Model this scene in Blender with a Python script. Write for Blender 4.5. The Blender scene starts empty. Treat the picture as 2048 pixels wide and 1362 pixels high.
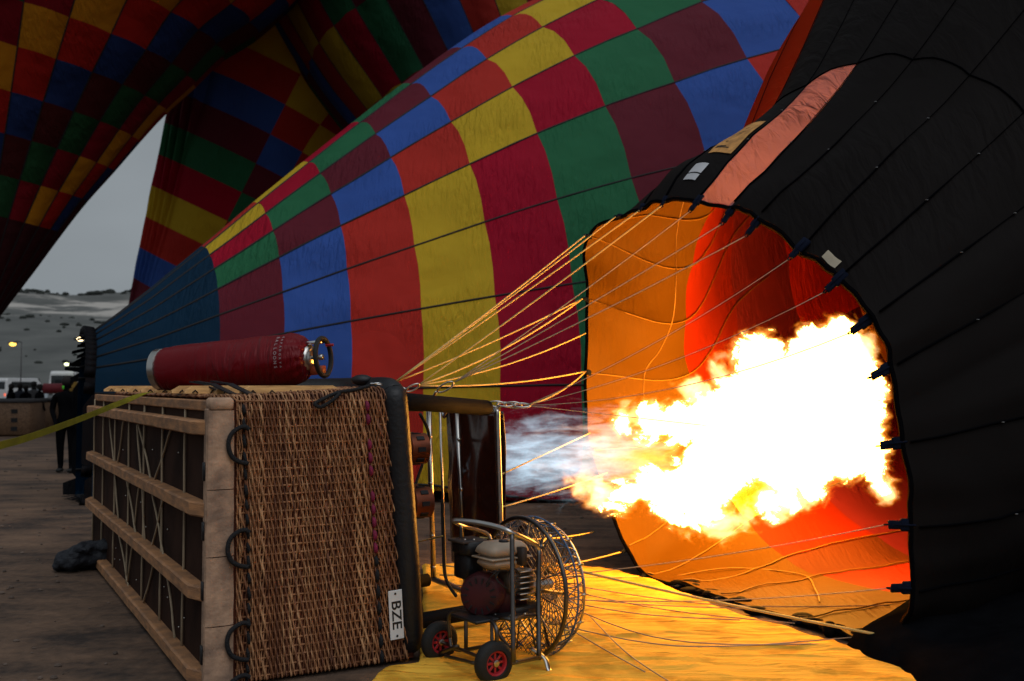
import bpy, math, random
import numpy as np
from mathutils import Vector, Matrix, noise as mnoise
random.seed(7); rng = np.random.default_rng(7)
sc = bpy.context.scene
# ---------------------------------------------------------------- camera
F = 1991.0; HC = 1.62; TILT = math.atan(92.0/F)
CT, ST = math.cos(TILT), math.sin(TILT)
cam_d = bpy.data.cameras.new('camera'); cam = bpy.data.objects.new('camera', cam_d)
sc.collection.objects.link(cam); sc.camera = cam
cam.location = (0, 0, HC); cam.rotation_euler = (math.pi/2 + TILT, 0, 0)
cam_d.sensor_width = 36.0; cam_d.lens = F/2048*36; cam_d.clip_start = 0.1; cam_d.clip_end = 4000
cam_d.dof.use_dof = True; cam_d.dof.focus_distance = 6.6; cam_d.dof.aperture_fstop = 2.4
# ---------------------------------------------------------------- sky
W = bpy.data.worlds.new('World'); sc.world = W; W.use_nodes = True
nt = W.node_tree; nt.nodes.clear()
sky = nt.nodes.new('ShaderNodeTexSky'); sky.sky_type = 'NISHITA'; sky.sun_disc = False
SUN_EL, SUN_AZ = math.radians(58), math.radians(150)
sky.sun_elevation = SUN_EL; sky.sun_rotation = SUN_AZ; sky.dust_density = 3.0
hs = nt.nodes.new('ShaderNodeHueSaturation'); hs.inputs['Saturation'].default_value = 0.10
# overcast luminance distribution: brighter towards the zenith, dull at the horizon
tc = nt.nodes.new('ShaderNodeTexCoord'); sx = nt.nodes.new('ShaderNodeSeparateXYZ')
mr = nt.nodes.new('ShaderNodeMapRange'); mr.inputs['From Min'].default_value = 0.0; mr.inputs['From Max'].default_value = 1.0
mr.inputs['To Min'].default_value = 1.0; mr.inputs['To Max'].default_value = 1.15
cl = nt.nodes.new('ShaderNodeTexNoise'); cl.inputs['Scale'].default_value = 2.2; cl.inputs['Detail'].default_value = 4
mp = nt.nodes.new('ShaderNodeMapping'); mp.inputs['Scale'].default_value = (1, 1, 2.5)
cm = nt.nodes.new('ShaderNodeMapRange'); cm.inputs['To Min'].default_value = .86; cm.inputs['To Max'].default_value = 1.14
cm.inputs['From Min'].default_value = .3; cm.inputs['From Max'].default_value = .7
mu = nt.nodes.new('ShaderNodeMath'); mu.operation = 'MULTIPLY'
flat = nt.nodes.new('ShaderNodeMix'); flat.data_type = 'RGBA'; flat.inputs['Factor'].default_value = 0.75
flat.inputs['B'].default_value = (2.35, 2.75, 3.05, 1)      # the even grey of the cloud layer
vm = nt.nodes.new('ShaderNodeVectorMath'); vm.operation = 'SCALE'
bg = nt.nodes.new('ShaderNodeBackground'); bg.inputs['Strength'].default_value = 0.083
out = nt.nodes.new('ShaderNodeOutputWorld'); L = nt.links.new
L(sky.outputs[0], hs.inputs['Color']); L(hs.outputs[0], flat.inputs['A'])
L(tc.outputs['Generated'], sx.inputs[0]); L(sx.outputs['Z'], mr.inputs['Value'])
L(tc.outputs['Generated'], mp.inputs['Vector']); L(mp.outputs[0], cl.inputs['Vector']); L(cl.outputs['Fac'], cm.inputs['Value'])
L(mr.outputs[0], mu.inputs[0]); L(cm.outputs[0], mu.inputs[1])
L(flat.outputs['Result'], vm.inputs[0]); L(mu.outputs[0], vm.inputs['Scale'])
L(vm.outputs[0], bg.inputs['Color']); L(bg.outputs[0], out.inputs['Surface'])
sun_d = bpy.data.lights.new('overcast_sun', 'SUN'); sun_d.energy = 0.85; sun_d.angle = math.radians(60); sun_d.color = (.93, .96, 1)
sun = bpy.data.objects.new('overcast_sun', sun_d); sc.collection.objects.link(sun)
_d = Vector((math.sin(SUN_AZ)*math.cos(SUN_EL), math.cos(SUN_AZ)*math.cos(SUN_EL), math.sin(SUN_EL)))
sun.rotation_euler = _d.to_track_quat('Z', 'Y').to_euler()
vs = sc.view_settings; vs.view_transform = 'Standard'; vs.look = 'None'; vs.exposure = 0; vs.gamma = 1; vs.use_curve_mapping = False
cy = sc.cycles; cy.use_denoising = True; cy.max_bounces = 7; cy.diffuse_bounces = 3; cy.glossy_bounces = 3
cy.transparent_max_bounces = 12; cy.transmission_bounces = 4; cy.volume_bounces = 0; cy.sample_clamp_indirect = 4.0
cy.volume_step_rate = 2.0; cy.caustics_reflective = False; cy.caustics_refractive = False
# ---------------------------------------------------------------- helpers
V = Vector
def at(px, py, d):
    """point of the place seen at photo position (px, py) at distance d (metres) ahead"""
    x = (px-1024)/F; y = (681-py)/F
    # ray in world: X = x, Yw = CT - y*ST, Zw = ST + y*CT
    wy = CT - y*ST; k = d/wy
    return V((x*k, d, HC + (ST+y*CT)*k))
def gnd(px, py):
    x = (px-1024)/F; y = (681-py)/F
    wz = ST + y*CT; k = -HC/wz
    return V((x*k, (CT-y*ST)*k, 0.0))
def pxof(p):
    d = p[1]*CT+(p[2]-HC)*ST; z = -p[1]*ST+(p[2]-HC)*CT
    if d < .05: return (-9e9, -9e9)
    return (1024+F*p[0]/d, 681-F*z/d)
ORG = {}
def base(o):
    while o is not None:
        if o.name in ORG: return ORG[o.name]
        o = o.parent
    return V((0, 0, 0))
def tag(o, label=None, cat=None, group=None, kind=None):
    if label: o['label'] = label
    if cat: o['category'] = cat
    if group: o['group'] = group
    if kind: o['kind'] = kind
    return o
def thing(name, label, cat, loc, group=None):
    o = bpy.data.objects.new(name, None); sc.collection.objects.link(o); o.location = loc
    o.empty_display_size = .2; ORG[o.name] = V(loc); return tag(o, label, cat, group)
def mesh_obj(name, vs_, fs, mat, parent=None, smooth=False, mats=None, midx=None, loc=None):
    b = base(parent) if parent is not None else (V(loc) if loc is not None else V((0, 0, 0)))
    me = bpy.data.meshes.new(name)
    arr = np.asarray(vs_, float) - np.array(b)
    me.from_pydata(arr.tolist(), [], [tuple(f) for f in fs])
    for m in (mats or [mat]): me.materials.append(m)
    if midx is not None: me.polygons.foreach_set('material_index', np.asarray(midx, dtype=np.int32))
    if smooth: me.polygons.foreach_set('use_smooth', [True]*len(me.polygons))
    me.update()
    o = bpy.data.objects.new(name, me); sc.collection.objects.link(o)
    if parent is not None: o.parent = parent
    elif loc is not None: o.location = b; ORG[o.name] = V(b)
    return o
class MB:
    def __init__(s): s.v = []; s.f = []
    def add(s, vs_, fs):
        n = len(s.v); s.v += [tuple(p) for p in vs_]; s.f += [tuple(i+n for i in f) for f in fs]; return s
    def box(s, c, hx, hy, hz, X=(1, 0, 0), Y=(0, 1, 0), Z=(0, 0, 1), bev=0.0, taper=1.0):
        c = V(c); X = V(X).normalized(); Y = V(Y).normalized(); Z = V(Z).normalized()
        if bev <= 0:
            P = []
            for z in (-1, 1):
                t = taper if z > 0 else 1
                for (a, b) in ((-1, -1), (1, -1), (1, 1), (-1, 1)): P.append(c+X*hx*a*t+Y*hy*b*t+Z*hz*z)
            return s.add(P, [(3, 2, 1, 0), (4, 5, 6, 7), (0, 1, 5, 4), (1, 2, 6, 5), (2, 3, 7, 6), (3, 0, 4, 7)])
        rings = [(-hz, bev), (-hz+bev, 0), (hz-bev, 0), (hz, bev)]; P = []
        for k, (z, i) in enumerate(rings):
            t = taper if k > 1 else 1
            ax, ay = (hx-i)*t, (hy-i)*t; b = bev*t
            for (x, y) in ((-ax+b, -ay), (ax-b, -ay), (ax, -ay+b), (ax, ay-b), (ax-b, ay), (-ax+b, ay), (-ax, ay-b), (-ax, -ay+b)):
                P.append(c+X*x+Y*y+Z*z)
        fs = [tuple(range(7, -1, -1)), tuple(range(24, 32))]
        for k in range(3):
            for i in range(8):
                j = (i+1) % 8; fs.append((k*8+i, k*8+j, k*8+8+j, k*8+8+i))
        return s.add(P, fs)
    def tube(s, pts, r, n=6, cap=True, closed=False, flat=1.0):
        pts = [V(p) for p in pts]; m = len(pts)
        if m < 2: return s
        rs = r if isinstance(r, (list, tuple, np.ndarray)) else [r]*m
        P = []; up = None
        for i in range(m):
            if closed: t = pts[(i+1) % m]-pts[i-1]
            else: t = pts[min(i+1, m-1)]-pts[max(i-1, 0)]
            if t.length < 1e-9: t = V((0, 0, 1))
            t.normalize()
            if up is None:
                up = V((0, 0, 1)) if abs(t.z) < .9 else V((1, 0, 0))
            a = t.cross(up)
            if a.length < 1e-6: a = t.cross(V((1, .3, 0)))
            a.normalize(); b = a.cross(t).normalized(); up = b
            for k in range(n):
                q = 2*math.pi*k/n; P.append(pts[i]+a*math.cos(q)*rs[i]+b*math.sin(q)*rs[i]*flat)
        fs = []
        for i in range(m if closed else m-1):
            j = (i+1) % m
            for k in range(n):
                l = (k+1) % n; fs.append((i*n+k, i*n+l, j*n+l, j*n+k))
        if cap and not closed: fs += [tuple(range(n-1, -1, -1)), tuple((m-1)*n+k for k in range(n))]
        return s.add(P, fs)
    def lathe(s, c, ax, prof, n=24, cap=True):
        c = V(c); ax = V(ax).normalized(); u = ax.orthogonal().normalized(); w = ax.cross(u); P = []
        for (h, r) in prof:
            for k in range(n):
                q = 2*math.pi*k/n; P.append(c+ax*h+(u*math.cos(q)+w*math.sin(q))*r)
        fs = []
        for i in range(len(prof)-1):
            for k in range(n):
                l = (k+1) % n; fs.append((i*n+k, i*n+l, (i+1)*n+l, (i+1)*n+k))
        if cap: fs += [tuple(range(n-1, -1, -1)), tuple((len(prof)-1)*n+k for k in range(n))]
        return s.add(P, fs)
    def ring(s, c, ax, R, r, n=40, m=8):
        c = V(c); ax = V(ax).normalized(); u = ax.orthogonal().normalized(); w = ax.cross(u)
        return s.tube([c+(u*math.cos(2*math.pi*k/n)+w*math.sin(2*math.pi*k/n))*R for k in range(n)], r, m, closed=True)
    def ball(s, c, rx, ry=None, rz=None, n=12, m=8):
        c = V(c); ry = ry or rx; rz = rz or rx; P = [c+V((0, 0, -rz))]
        for i in range(1, m):
            t = math.pi*i/m
            for k in range(n):
                q = 2*math.pi*k/n; P.append(c+V((rx*math.sin(t)*math.cos(q), ry*math.sin(t)*math.sin(q), -rz*math.cos(t))))
        P.append(c+V((0, 0, rz))); fs = []
        for k in range(n): fs.append((0, 1+(k+1) % n, 1+k))
        for i in range(m-2):
            for k in range(n):
                l = (k+1) % n; fs.append((1+i*n+k, 1+i*n+l, 1+(i+1)*n+l, 1+(i+1)*n+k))
        e = len(P)-1
        for k in range(n): fs.append((e, 1+(m-2)*n+k, 1+(m-2)*n+(k+1) % n))
        return s.add(P, fs)
    def build(s, name, mat, parent=None, smooth=True, loc=None, sharp=None):
        o = mesh_obj(name, s.v, s.f, mat, parent, smooth, loc=loc)
        if smooth and sharp:
            o.data.set_sharp_from_angle(angle=math.radians(sharp))
        return o
def smooth_path(pts, n=6):
    pts = [V(p) for p in pts]; m = len(pts); out_ = []
    for i in range(m-1):
        p0, p1, p2, p3 = pts[max(i-1, 0)], pts[i], pts[i+1], pts[min(i+2, m-1)]
        for k in range(n):
            t = k/n; out_.append(.5*((2*p1)+(-p0+p2)*t+(2*p0-5*p1+4*p2-p3)*t*t+(-p0+3*p1-3*p2+p3)*t**3))
    out_.append(pts[-1]); return out_
# ---------------------------------------------------------------- materials
def new_mat(name):
    m = bpy.data.materials.new(name); m.use_nodes = True; n = m.node_tree; n.nodes.clear(); return m, n
def M(name, col, rough=.6, metal=0., var=.15, vscale=8., bump=0., bscale=60., stretch=(1, 1, 1), transl=0., spec=.4, col2=None, tcol=None, emis=None):
    m, n = new_mat(name); N = n.nodes.new; K = n.links.new
    o = N('ShaderNodeOutputMaterial'); p = N('ShaderNodeBsdfPrincipled')
    p.inputs['Roughness'].default_value = rough; p.inputs['Metallic'].default_value = metal
    p.inputs['Specular IOR Level'].default_value = spec
    c = N('ShaderNodeTexCoord'); mp_ = N('ShaderNodeMapping'); mp_.inputs['Scale'].default_value = stretch
    K(c.outputs['Object'], mp_.inputs['Vector'])
    t = N('ShaderNodeTexNoise'); t.inputs['Scale'].default_value = vscale; t.inputs['Detail'].default_value = 5
    K(mp_.outputs[0], t.inputs['Vector'])
    mx = N('ShaderNodeMix'); mx.data_type = 'RGBA'
    a = [min(1, x*(1+var)) for x in col]; b = [x*(1-var) for x in col] if col2 is None else list(col2)
    mx.inputs['A'].default_value = (*b, 1); mx.inputs['B'].default_value = (*a, 1)
    r = N('ShaderNodeMapRange'); r.inputs['From Min'].default_value = .35; r.inputs['From Max'].default_value = .65
    K(t.outputs['Fac'], r.inputs['Value']); K(r.outputs[0], mx.inputs['Factor']); K(mx.outputs['Result'], p.inputs['Base Color'])
    if bump > 0:
        t2 = N('ShaderNodeTexNoise'); t2.inputs['Scale'].default_value = bscale; t2.inputs['Detail'].default_value = 4
        K(mp_.outputs[0], t2.inputs['Vector'])
        bp = N('ShaderNodeBump'); bp.inputs['Strength'].default_value = bump; bp.inputs['Distance'].default_value = .01
        K(t2.outputs['Fac'], bp.inputs['Height']); K(bp.outputs[0], p.inputs['Normal'])
    if transl > 0:
        tr = N('ShaderNodeBsdfTranslucent'); tr.inputs['Color'].default_value = (*(tcol or col), 1)
        ms = N('ShaderNodeMixShader'); ms.inputs[0].default_value = transl
        K(p.outputs[0], ms.inputs[1]); K(tr.outputs[0], ms.inputs[2]); K(ms.outputs[0], o.inputs['Surface'])
    else: K(p.outputs[0], o.inputs['Surface'])
    if emis:
        p.inputs['Emission Color'].default_value = (*emis[:3], 1); p.inputs['Emission Strength'].default_value = emis[3]
    return m
def fabric(name, col, transl=.18, wr=.7, rough=.7, tcol=None, sheen=0., spec=.08):
    """thin coated nylon: faint weave grid, fine stress wrinkles, some light through it"""
    m, n = new_mat(name); N = n.nodes.new; K = n.links.new
    o = N('ShaderNodeOutputMaterial'); p = N('ShaderNodeBsdfPrincipled')
    p.inputs['Roughness'].default_value = rough; p.inputs['Specular IOR Level'].default_value = spec
    p.inputs['Sheen Weight'].default_value = sheen; p.inputs['Sheen Roughness'].default_value = .4
    c = N('ShaderNodeTexCoord')
    t = N('ShaderNodeTexNoise'); t.inputs['Scale'].default_value = .9; t.inputs['Detail'].default_value = 6; K(c.outputs['Object'], t.inputs['Vector'])
    mx = N('ShaderNodeMix'); mx.data_type = 'RGBA'
    mx.inputs['A'].default_value = (*[x*.82 for x in col], 1); mx.inputs['B'].default_value = (*[min(1, x*1.15) for x in col], 1)
    K(t.outputs['Fac'], mx.inputs['Factor']); K(mx.outputs['Result'], p.inputs['Base Color'])
    # wrinkles: noise stretched along one diagonal, broken up by a mask
    mp_ = N('ShaderNodeMapping'); mp_.inputs['Rotation'].default_value = (.5, -.6, .5); mp_.inputs['Scale'].default_value = (9, 1.1, 2.2)
    K(c.outputs['Object'], mp_.inputs['Vector'])
    w = N('ShaderNodeTexNoise'); w.inputs['Scale'].default_value = 1.6; w.inputs['Detail'].default_value = 3; w.inputs['Distortion'].default_value = .6
    K(mp_.outputs[0], w.inputs['Vector'])
    mk = N('ShaderNodeTexNoise'); mk.inputs['Scale'].default_value = .7; K(c.outputs['Object'], mk.inputs['Vector'])
    rr = N('ShaderNodeMapRange'); rr.inputs['From Min'].default_value = .42; rr.inputs['From Max'].default_value = .62; rr.inputs['To Max'].default_value = 2.2; K(mk.outputs['Fac'], rr.inputs['Value'])
    mm = N('ShaderNodeMath'); mm.operation = 'MULTIPLY'; K(w.outputs['Fac'], mm.inputs[0]); K(rr.outputs[0], mm.inputs[1])
    big = N('ShaderNodeTexNoise'); big.inputs['Scale'].default_value = 1.3; big.inputs['Detail'].default_value = 2; K(c.outputs['Object'], big.inputs['Vector'])
    sm = N('ShaderNodeMath'); sm.operation = 'MULTIPLY_ADD'; K(big.outputs['Fac'], sm.inputs[0]); sm.inputs[1].default_value = 2.5; K(mm.outputs[0], sm.inputs[2])
    bp = N('ShaderNodeBump'); bp.inputs['Strength'].default_value = wr; bp.inputs['Distance'].default_value = .05
    K(sm.outputs[0], bp.inputs['Height']); K(bp.outputs[0], p.inputs['Normal'])
    if transl > 0:
        tr = N('ShaderNodeBsdfTranslucent'); tr.inputs['Color'].default_value = (*(tcol or col), 1); K(bp.outputs[0], tr.inputs['Normal'])
        ms = N('ShaderNodeMixShader'); ms.inputs[0].default_value = transl
        K(p.outputs[0], ms.inputs[1]); K(tr.outputs[0], ms.inputs[2]); K(ms.outputs[0], o.inputs['Surface'])
    else: K(p.outputs[0], o.inputs['Surface'])
    return m
COL = {'maroon': (.11, .013, .024), 'blue': (.032, .085, .33), 'red': (.40, .026, .018), 'yellow': (.50, .33, .020),
       'crimson': (.32, .004, .022), 'green': (.020, .125, .055), 'navy': (.003, .022, .050), 'black': (.008, .009, .011)}
FAB = {k: fabric('nylon_'+k, v, .03) for k, v in COL.items()}
CYC = ['maroon', 'blue', 'red', 'yellow', 'crimson', 'green']
m_tape = M('black_webbing', (.008, .008, .010), .7)
m_steel = M('brushed_steel', (.55, .53, .5), .28, 1., .1)
m_chrome = M('bright_steel', (.8, .8, .8), .12, 1., .05)
m_pad = M('matt_black_padding', (.006, .006, .007), .8, bump=.3, bscale=50, spec=.1)
m_black = M('black_leather', (.010, .010, .012), .45, bump=.4, bscale=40)
m_rubber = M('black_rubber', (.012, .012, .012), .75, bump=.3)
# ---------------------------------------------------------------- balloons standing and lying behind
def catmull(tab, s):
    tab = np.asarray(tab, float); n = len(tab); s = np.clip(s, 0, n-1-1e-9); i = int(s); t = s-i
    p0 = tab[max(i-1, 0)]; p1 = tab[i]; p2 = tab[min(i+1, n-1)]; p3 = tab[min(i+2, n-1)]
    return .5*((2*p1)+(-p0+p2)*t+(2*p0-5*p1+4*p2-p3)*t*t+(-p0+3*p1-3*p2+p3)*t**3)
def in_frame(p, m=60):
    x, y = pxof(p); return -m < x < 2048+m and -m < y < 1362+m
def envelope(root, P, ng, nrow, colour, nu=5, nv=4, tape_r=.012, maxn=290, row0=0, seam_rows=None, tape_name='load_tape', mats=FAB, pname='panel', out=1, limit=None):
    """P(g, s): point on the fabric at seam coordinate g and row coordinate s. Every panel in view is a part."""
    cand = []; rest = MB(); rmi = []; mnames = list(mats.keys()); cen = V((0, 0, 0)); k = 0
    for j in range(row0, nrow):
        for g in range(ng):
            c = P(g+.5, j+.5)
            n = (P(g+.9, j+.5)-P(g+.1, j+.5)).cross(P(g+.5, j+.9)-P(g+.5, j+.1))
            n.normalize()
            facing = n.dot(V((0, 0, HC))-c)*out
            x, y = pxof(c)
            area = n.length
            vis = any(in_frame(P(g+a, j+b), 10) for a in (0, .5, 1) for b in (0, .5, 1))
            cand.append((not (vis and facing > -0.4*abs((c-V((0, 0, HC))).length)), (c-V((0, 0, HC))).length, g, j))
    cand.sort(); cut = limit or maxn; cnt = 0
    for (hid, dist, g, j) in cand:
        cl = colour(g, j)
        if cl is None: continue
        if not hid and cnt < cut: U, Wn = nu, nv
        else: U, Wn = (nu, nv) if (limit and j < 2) else (3, 2)
        vs_ = [P(g+a/U, j+b/Wn) for b in range(Wn+1) for a in range(U+1)]
        fs = [(b*(U+1)+a, b*(U+1)+a+1, (b+1)*(U+1)+a+1, (b+1)*(U+1)+a) for b in range(Wn) for a in range(U)]
        if not hid and cnt < cut:
            mesh_obj(pname, vs_, fs, mats[cl], root, True); cnt += 1
        else:
            rest.add(vs_, fs); rmi += [mnames.index(cl)]*len(fs)
    if rest.v:
        o = mesh_obj('rear_panels', rest.v, rest.f, None, root, True, mats=[mats[k] for k in mnames], midx=rmi); o['kind'] = 'stuff'
    if tape_r > 0:
        for g in range(ng):
            pts = [P(g, row0+(nrow-row0)*i/44.) for i in range(45)]
            vis = sum(in_frame(p) for p in pts)
            c = P(g, (row0+nrow)*.5)
            if vis < 2: continue
            MB().tube(pts, tape_r, 5).build(tape_name, m_tape, root)
    return cnt
# --- the long checked balloon lying on its side behind the basket
TD = [[0.765, -0.187], [0.735, 0.139], [0.656, 0.416], [0.548, 0.669], [0.418, 0.892], [0.26, 1.077], [0.092, 1.213], [-0.075, 1.30], [-0.244, 1.297],
      [-.42, 1.23], [-.60, 1.10], [-.76, .92], [-.88, .70], [-.96, .46], [-.98, .2], [-.93, -.04], [-.80, -.18], [-.60, -.19], [-.38, -.19], [-.16, -.19], [.06, -.19], [.27, -.19], [.47, -.19], [.64, -.19]]
RD = [.60, 1.18, 1.804, 2.477, 3.176, 3.906, 4.683, 5.486, 6.298, 7.101, 7.972, 8.75, 9.35, 9.7, 9.75, 9.45, 8.8, 7.8, 6.4, 4.6, 2.4, .05]
SD = [-1.42, -.70, 0., .754, 1.541, 2.40, 3.323, 4.324, 5.417, 6.63, 7.982, 9.4, 10.9, 12.5, 14.1, 15.7, 17.2, 18.6, 19.8, 20.7, 21.25, 21.4]
MD = V((-4.925, 15.036, 1.452)); aD = V((.80423, .57993, -.12998)); uD = V((.58489, -.81111, 0)); vD = V((.10543, .07602, .99152))
def tmpl(T, g):
    n = len(T); g = g % n; i = int(g); t = g-i
    p = [np.array(T[(i+k) % n]) for k in (-1, 0, 1, 2)]
    return .5*((2*p[1])+(-p[0]+p[2])*t+(2*p[0]-5*p[1]+4*p[2]-p[3])*t*t+(-p[0]+3*p[1]-3*p[2]+p[3])*t**3)
def PD(g, s):
    t = tmpl(TD, g); R = float(catmull(RD, s)); S = float(catmull(SD, s))
    fr = g-math.floor(g)
    # fabric bellies out a little between the load tapes
    bil = 1+.010*math.sin(math.pi*fr)*(1 if 1 <= s else .4)
    p = MD+aD*S+(uD*float(t[0])+vD*float(t[1]))*R*bil
    w = min(1, max(0, (.22-float(t[1]))/.38)); w = w*w*(3-2*w)
    k = min(1, max(0, (7-s)/5))
    p.z = p.z*(1-w*k)+.03*w*k
    n = mnoise.noise(V((p.x*.7, p.y*.7, p.z*.7)))*.02 + mnoise.noise(V((p.x*2.3, p.y*2.3, p.z*2.3)))*.006
    p += (uD*float(t[0])+vD*float(t[1]))*n
    p.z = max(p.z, .022); return p
def colD(g, j):
    if j < 2: return 'navy'
    sh = max(0, g-3) if g < 16 else 0
    return CYC[(j-2-sh) % 6]
rD = thing('checked_balloon', 'huge checked balloon with a navy skirt lying on its side behind the wicker basket', 'hot air balloon', (-5.5, 14.5, 0))
envelope(rD, PD, 24, 21, colD, 5, 4, .017)
# dark ragged scoop at its mouth
mb = MB()
for k in range(46):
    g = k*24/46.; p = PD(g, .0); q = p-aD*(.05+.16*random.random())+V((0, 0, -.1*random.random()))
    w = (PD(g+.5, 0)-PD(g, 0)); mid = (p+q)/2
    mb.add([p, p+w, q+w*.8, q+w*.1], [(0, 1, 2, 3)])
    if 0 <= g <= 9: mb.box(p-aD*.08, .07, .03, .05, aD, w.normalized(), vD)
for k in range(16):
    q = at(random.uniform(172, 196), random.uniform(690, 915), 14.4); q.z = max(q.z, .08); mb.ball(q+aD*random.uniform(0, .2), random.uniform(.05, .11), random.uniform(.1, .2), random.uniform(.06, .16), 8, 6)
mb.build('scoop_flap', fabric('nylon_scoop', (.006, .006, .008), 0), rD)
# --- generic standing balloon
def frame_axis(az, el):
    a = V((math.cos(el)*math.cos(az), math.cos(el)*math.sin(az), math.sin(el)))
    u = a.cross(V((0, 0, 1))).normalized(); v = u.cross(a); return a, u, v
def standing(root, M0, az, el, R, S, p0, sg, pleat=0., npl=2, sag=.02, N=24):
    a, u, v = frame_axis(az, el)
    def P(g, s):
        ph = p0+sg*g*2*math.pi/N; r = float(catmull(R, s)); h = float(catmull(S, s)); fr = g-math.floor(g)
        r *= 1+sag*math.sin(math.pi*fr)
        if pleat:
            r *= 1+pleat*math.sin(2*math.pi*npl*g+.6*math.sin(s*1.3))*(.6+.4*math.sin(g*1.7+s*.4))
        q = M0+a*h+(u*math.cos(ph)+v*math.sin(ph))*r
        n = mnoise.noise(q*.35)*.06*r**.5
        return q+(u*math.cos(ph)+v*math.sin(ph))*n
    return P
kA = 2.0; MA = V((-7.72*kA, 14.99*kA, (4.17-HC)*kA+HC))
RA = [x*kA for x in (.16, .40, .62, .83, 1.05, 1.31, 1.57, 1.86, 2.16, 2.46, 2.86, 3.2, 3.5, 3.7, 3.8, 3.75, 3.5, 3.0, 2.2, 1.1, .02)]
SA = [x*kA for x in (-1.85, -1.15, -.56, 0, .57, 1.13, 1.68, 2.25, 2.79, 3.36, 3.82, 4.35, 4.95, 5.6, 6.3, 7.0, 7.7, 8.3, 8.8, 9.1, 9.2)]
cA = ['green', 'crimson', 'yellow', 'red', 'blue', 'maroon']
def colA(g, j):
    if j < 3: return 'skirt'
    g2 = g if g < 12 else g-24
    return cA[(g2-(j-3)) % 6]
FABD = {k: fabric('shaded_nylon_'+k, tuple(x*.55 for x in v), .02) for k, v in COL.items()}  # cloth colours scaled down: shade on the farthest balloon is painted in
COLA = {'maroon': (.05, .006, .006), 'blue': (.012, .025, .09), 'red': (.30, .010, .006), 'yellow': (.42, .16, .008), 'crimson': (.16, .004, .010), 'green': (.012, .05, .018), 'navy': (.003, .02, .05), 'black': (.005, .005, .005)}  # panel colours with the shade of this balloon's underside put into them
MA_mats = {k: fabric('shaded_underside_nylon_'+k, v, .05) for k, v in COLA.items()}; MA_mats['skirt'] = fabric('nylon_dark_skirt', (.035, .006, .008), .03)
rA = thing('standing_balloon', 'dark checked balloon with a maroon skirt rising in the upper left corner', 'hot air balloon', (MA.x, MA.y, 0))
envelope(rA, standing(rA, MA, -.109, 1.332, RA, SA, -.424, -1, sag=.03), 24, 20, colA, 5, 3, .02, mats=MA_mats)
# --- pleated, half filled balloon behind it
kB = 40.; MBp = at(318, 705, kB)
RB = [x*1.15 for x in (1.2, 1.45, 1.7, 1.95, 2.2, 2.45, 2.7, 2.95, 3.2, 3.5, 3.8, 4.1, 4.5, 5.0, 5.5, 5.9, 6.2, 6.3, 6.1, 5.4, 4.2, 2.4, .02)]
SB = [x*1.08 for x in (0, 1.1, 2.2, 3.3, 4.4, 5.5, 6.6, 7.7, 8.8, 9.9, 11.0, 12.1, 13.2, 14.4, 15.6, 16.9, 18.2, 19.6, 21.0, 22.2, 23.1, 23.7, 23.9)]
FABB = {k: fabric('skylit_nylon_'+k, tuple(min(.8, x*1.35) for x in v), .05) for k, v in COL.items()}  # same cloth colours lightened, painting in the skylight on the pleated balloon
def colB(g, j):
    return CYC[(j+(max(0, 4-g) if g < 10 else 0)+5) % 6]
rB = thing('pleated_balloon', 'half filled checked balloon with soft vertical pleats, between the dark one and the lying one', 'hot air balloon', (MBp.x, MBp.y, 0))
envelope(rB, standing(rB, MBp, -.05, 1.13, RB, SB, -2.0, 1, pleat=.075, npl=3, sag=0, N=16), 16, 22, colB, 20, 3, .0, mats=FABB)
# --- the far one, seen in the gap above the lying balloon
kC = 36.; MC = at(1190, 640, kC)
RC = [1.4, 2.4, 3.5, 4.6, 5.5, 6.2, 6.5, 6.3, 5.4, 3.8, 1.8, .02]
SC = [0, 2.2, 4.4, 6.8, 9.3, 11.9, 14.5, 17.0, 19.2, 20.8, 21.6, 21.8]
def colC(g, j): return CYC[(-g+j+3) % 6]
rC = thing('distant_balloon', 'farthest checked balloon, its steep colour stripes showing in the gap above the lying balloon', 'hot air balloon', (MC.x, MC.y, 0))
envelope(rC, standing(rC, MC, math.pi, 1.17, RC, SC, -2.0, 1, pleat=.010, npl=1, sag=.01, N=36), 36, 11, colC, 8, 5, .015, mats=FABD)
# ---------------------------------------------------------------- the balloon being heated (right)
nE = V((.887, .462, 0)).normalized(); lE = V((-.462, .887, 0)).normalized(); zE = V((0, 0, 1))
D0 = 4.90
def on_plane(px, py):
    dx = (px-1024)/F; Y = D0/(nE.x*dx+nE.y); return at(px, py, Y)
tabs = [(1175, 600), (1180, 473), (1240, 432), (1285, 412), (1330, 398), (1397, 400), (1463, 420), (1515, 442), (1605, 490), (1680, 555), (1735, 640), (1778, 735),
        (1803, 885), (1820, 1050), (1822, 1175), (1795, 1265), (1740, 1305), (1600, 1262), (1440, 1212), (1360, 1190), (1290, 1157), (1250, 1100), (1183, 900), (1178, 745)]
RIM = []
for (x, y) in tabs:
    p = on_plane(x, y); p.z = max(p.z, .03); RIM.append(p)
RIMs = [np.array(p) for p in RIM]
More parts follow.
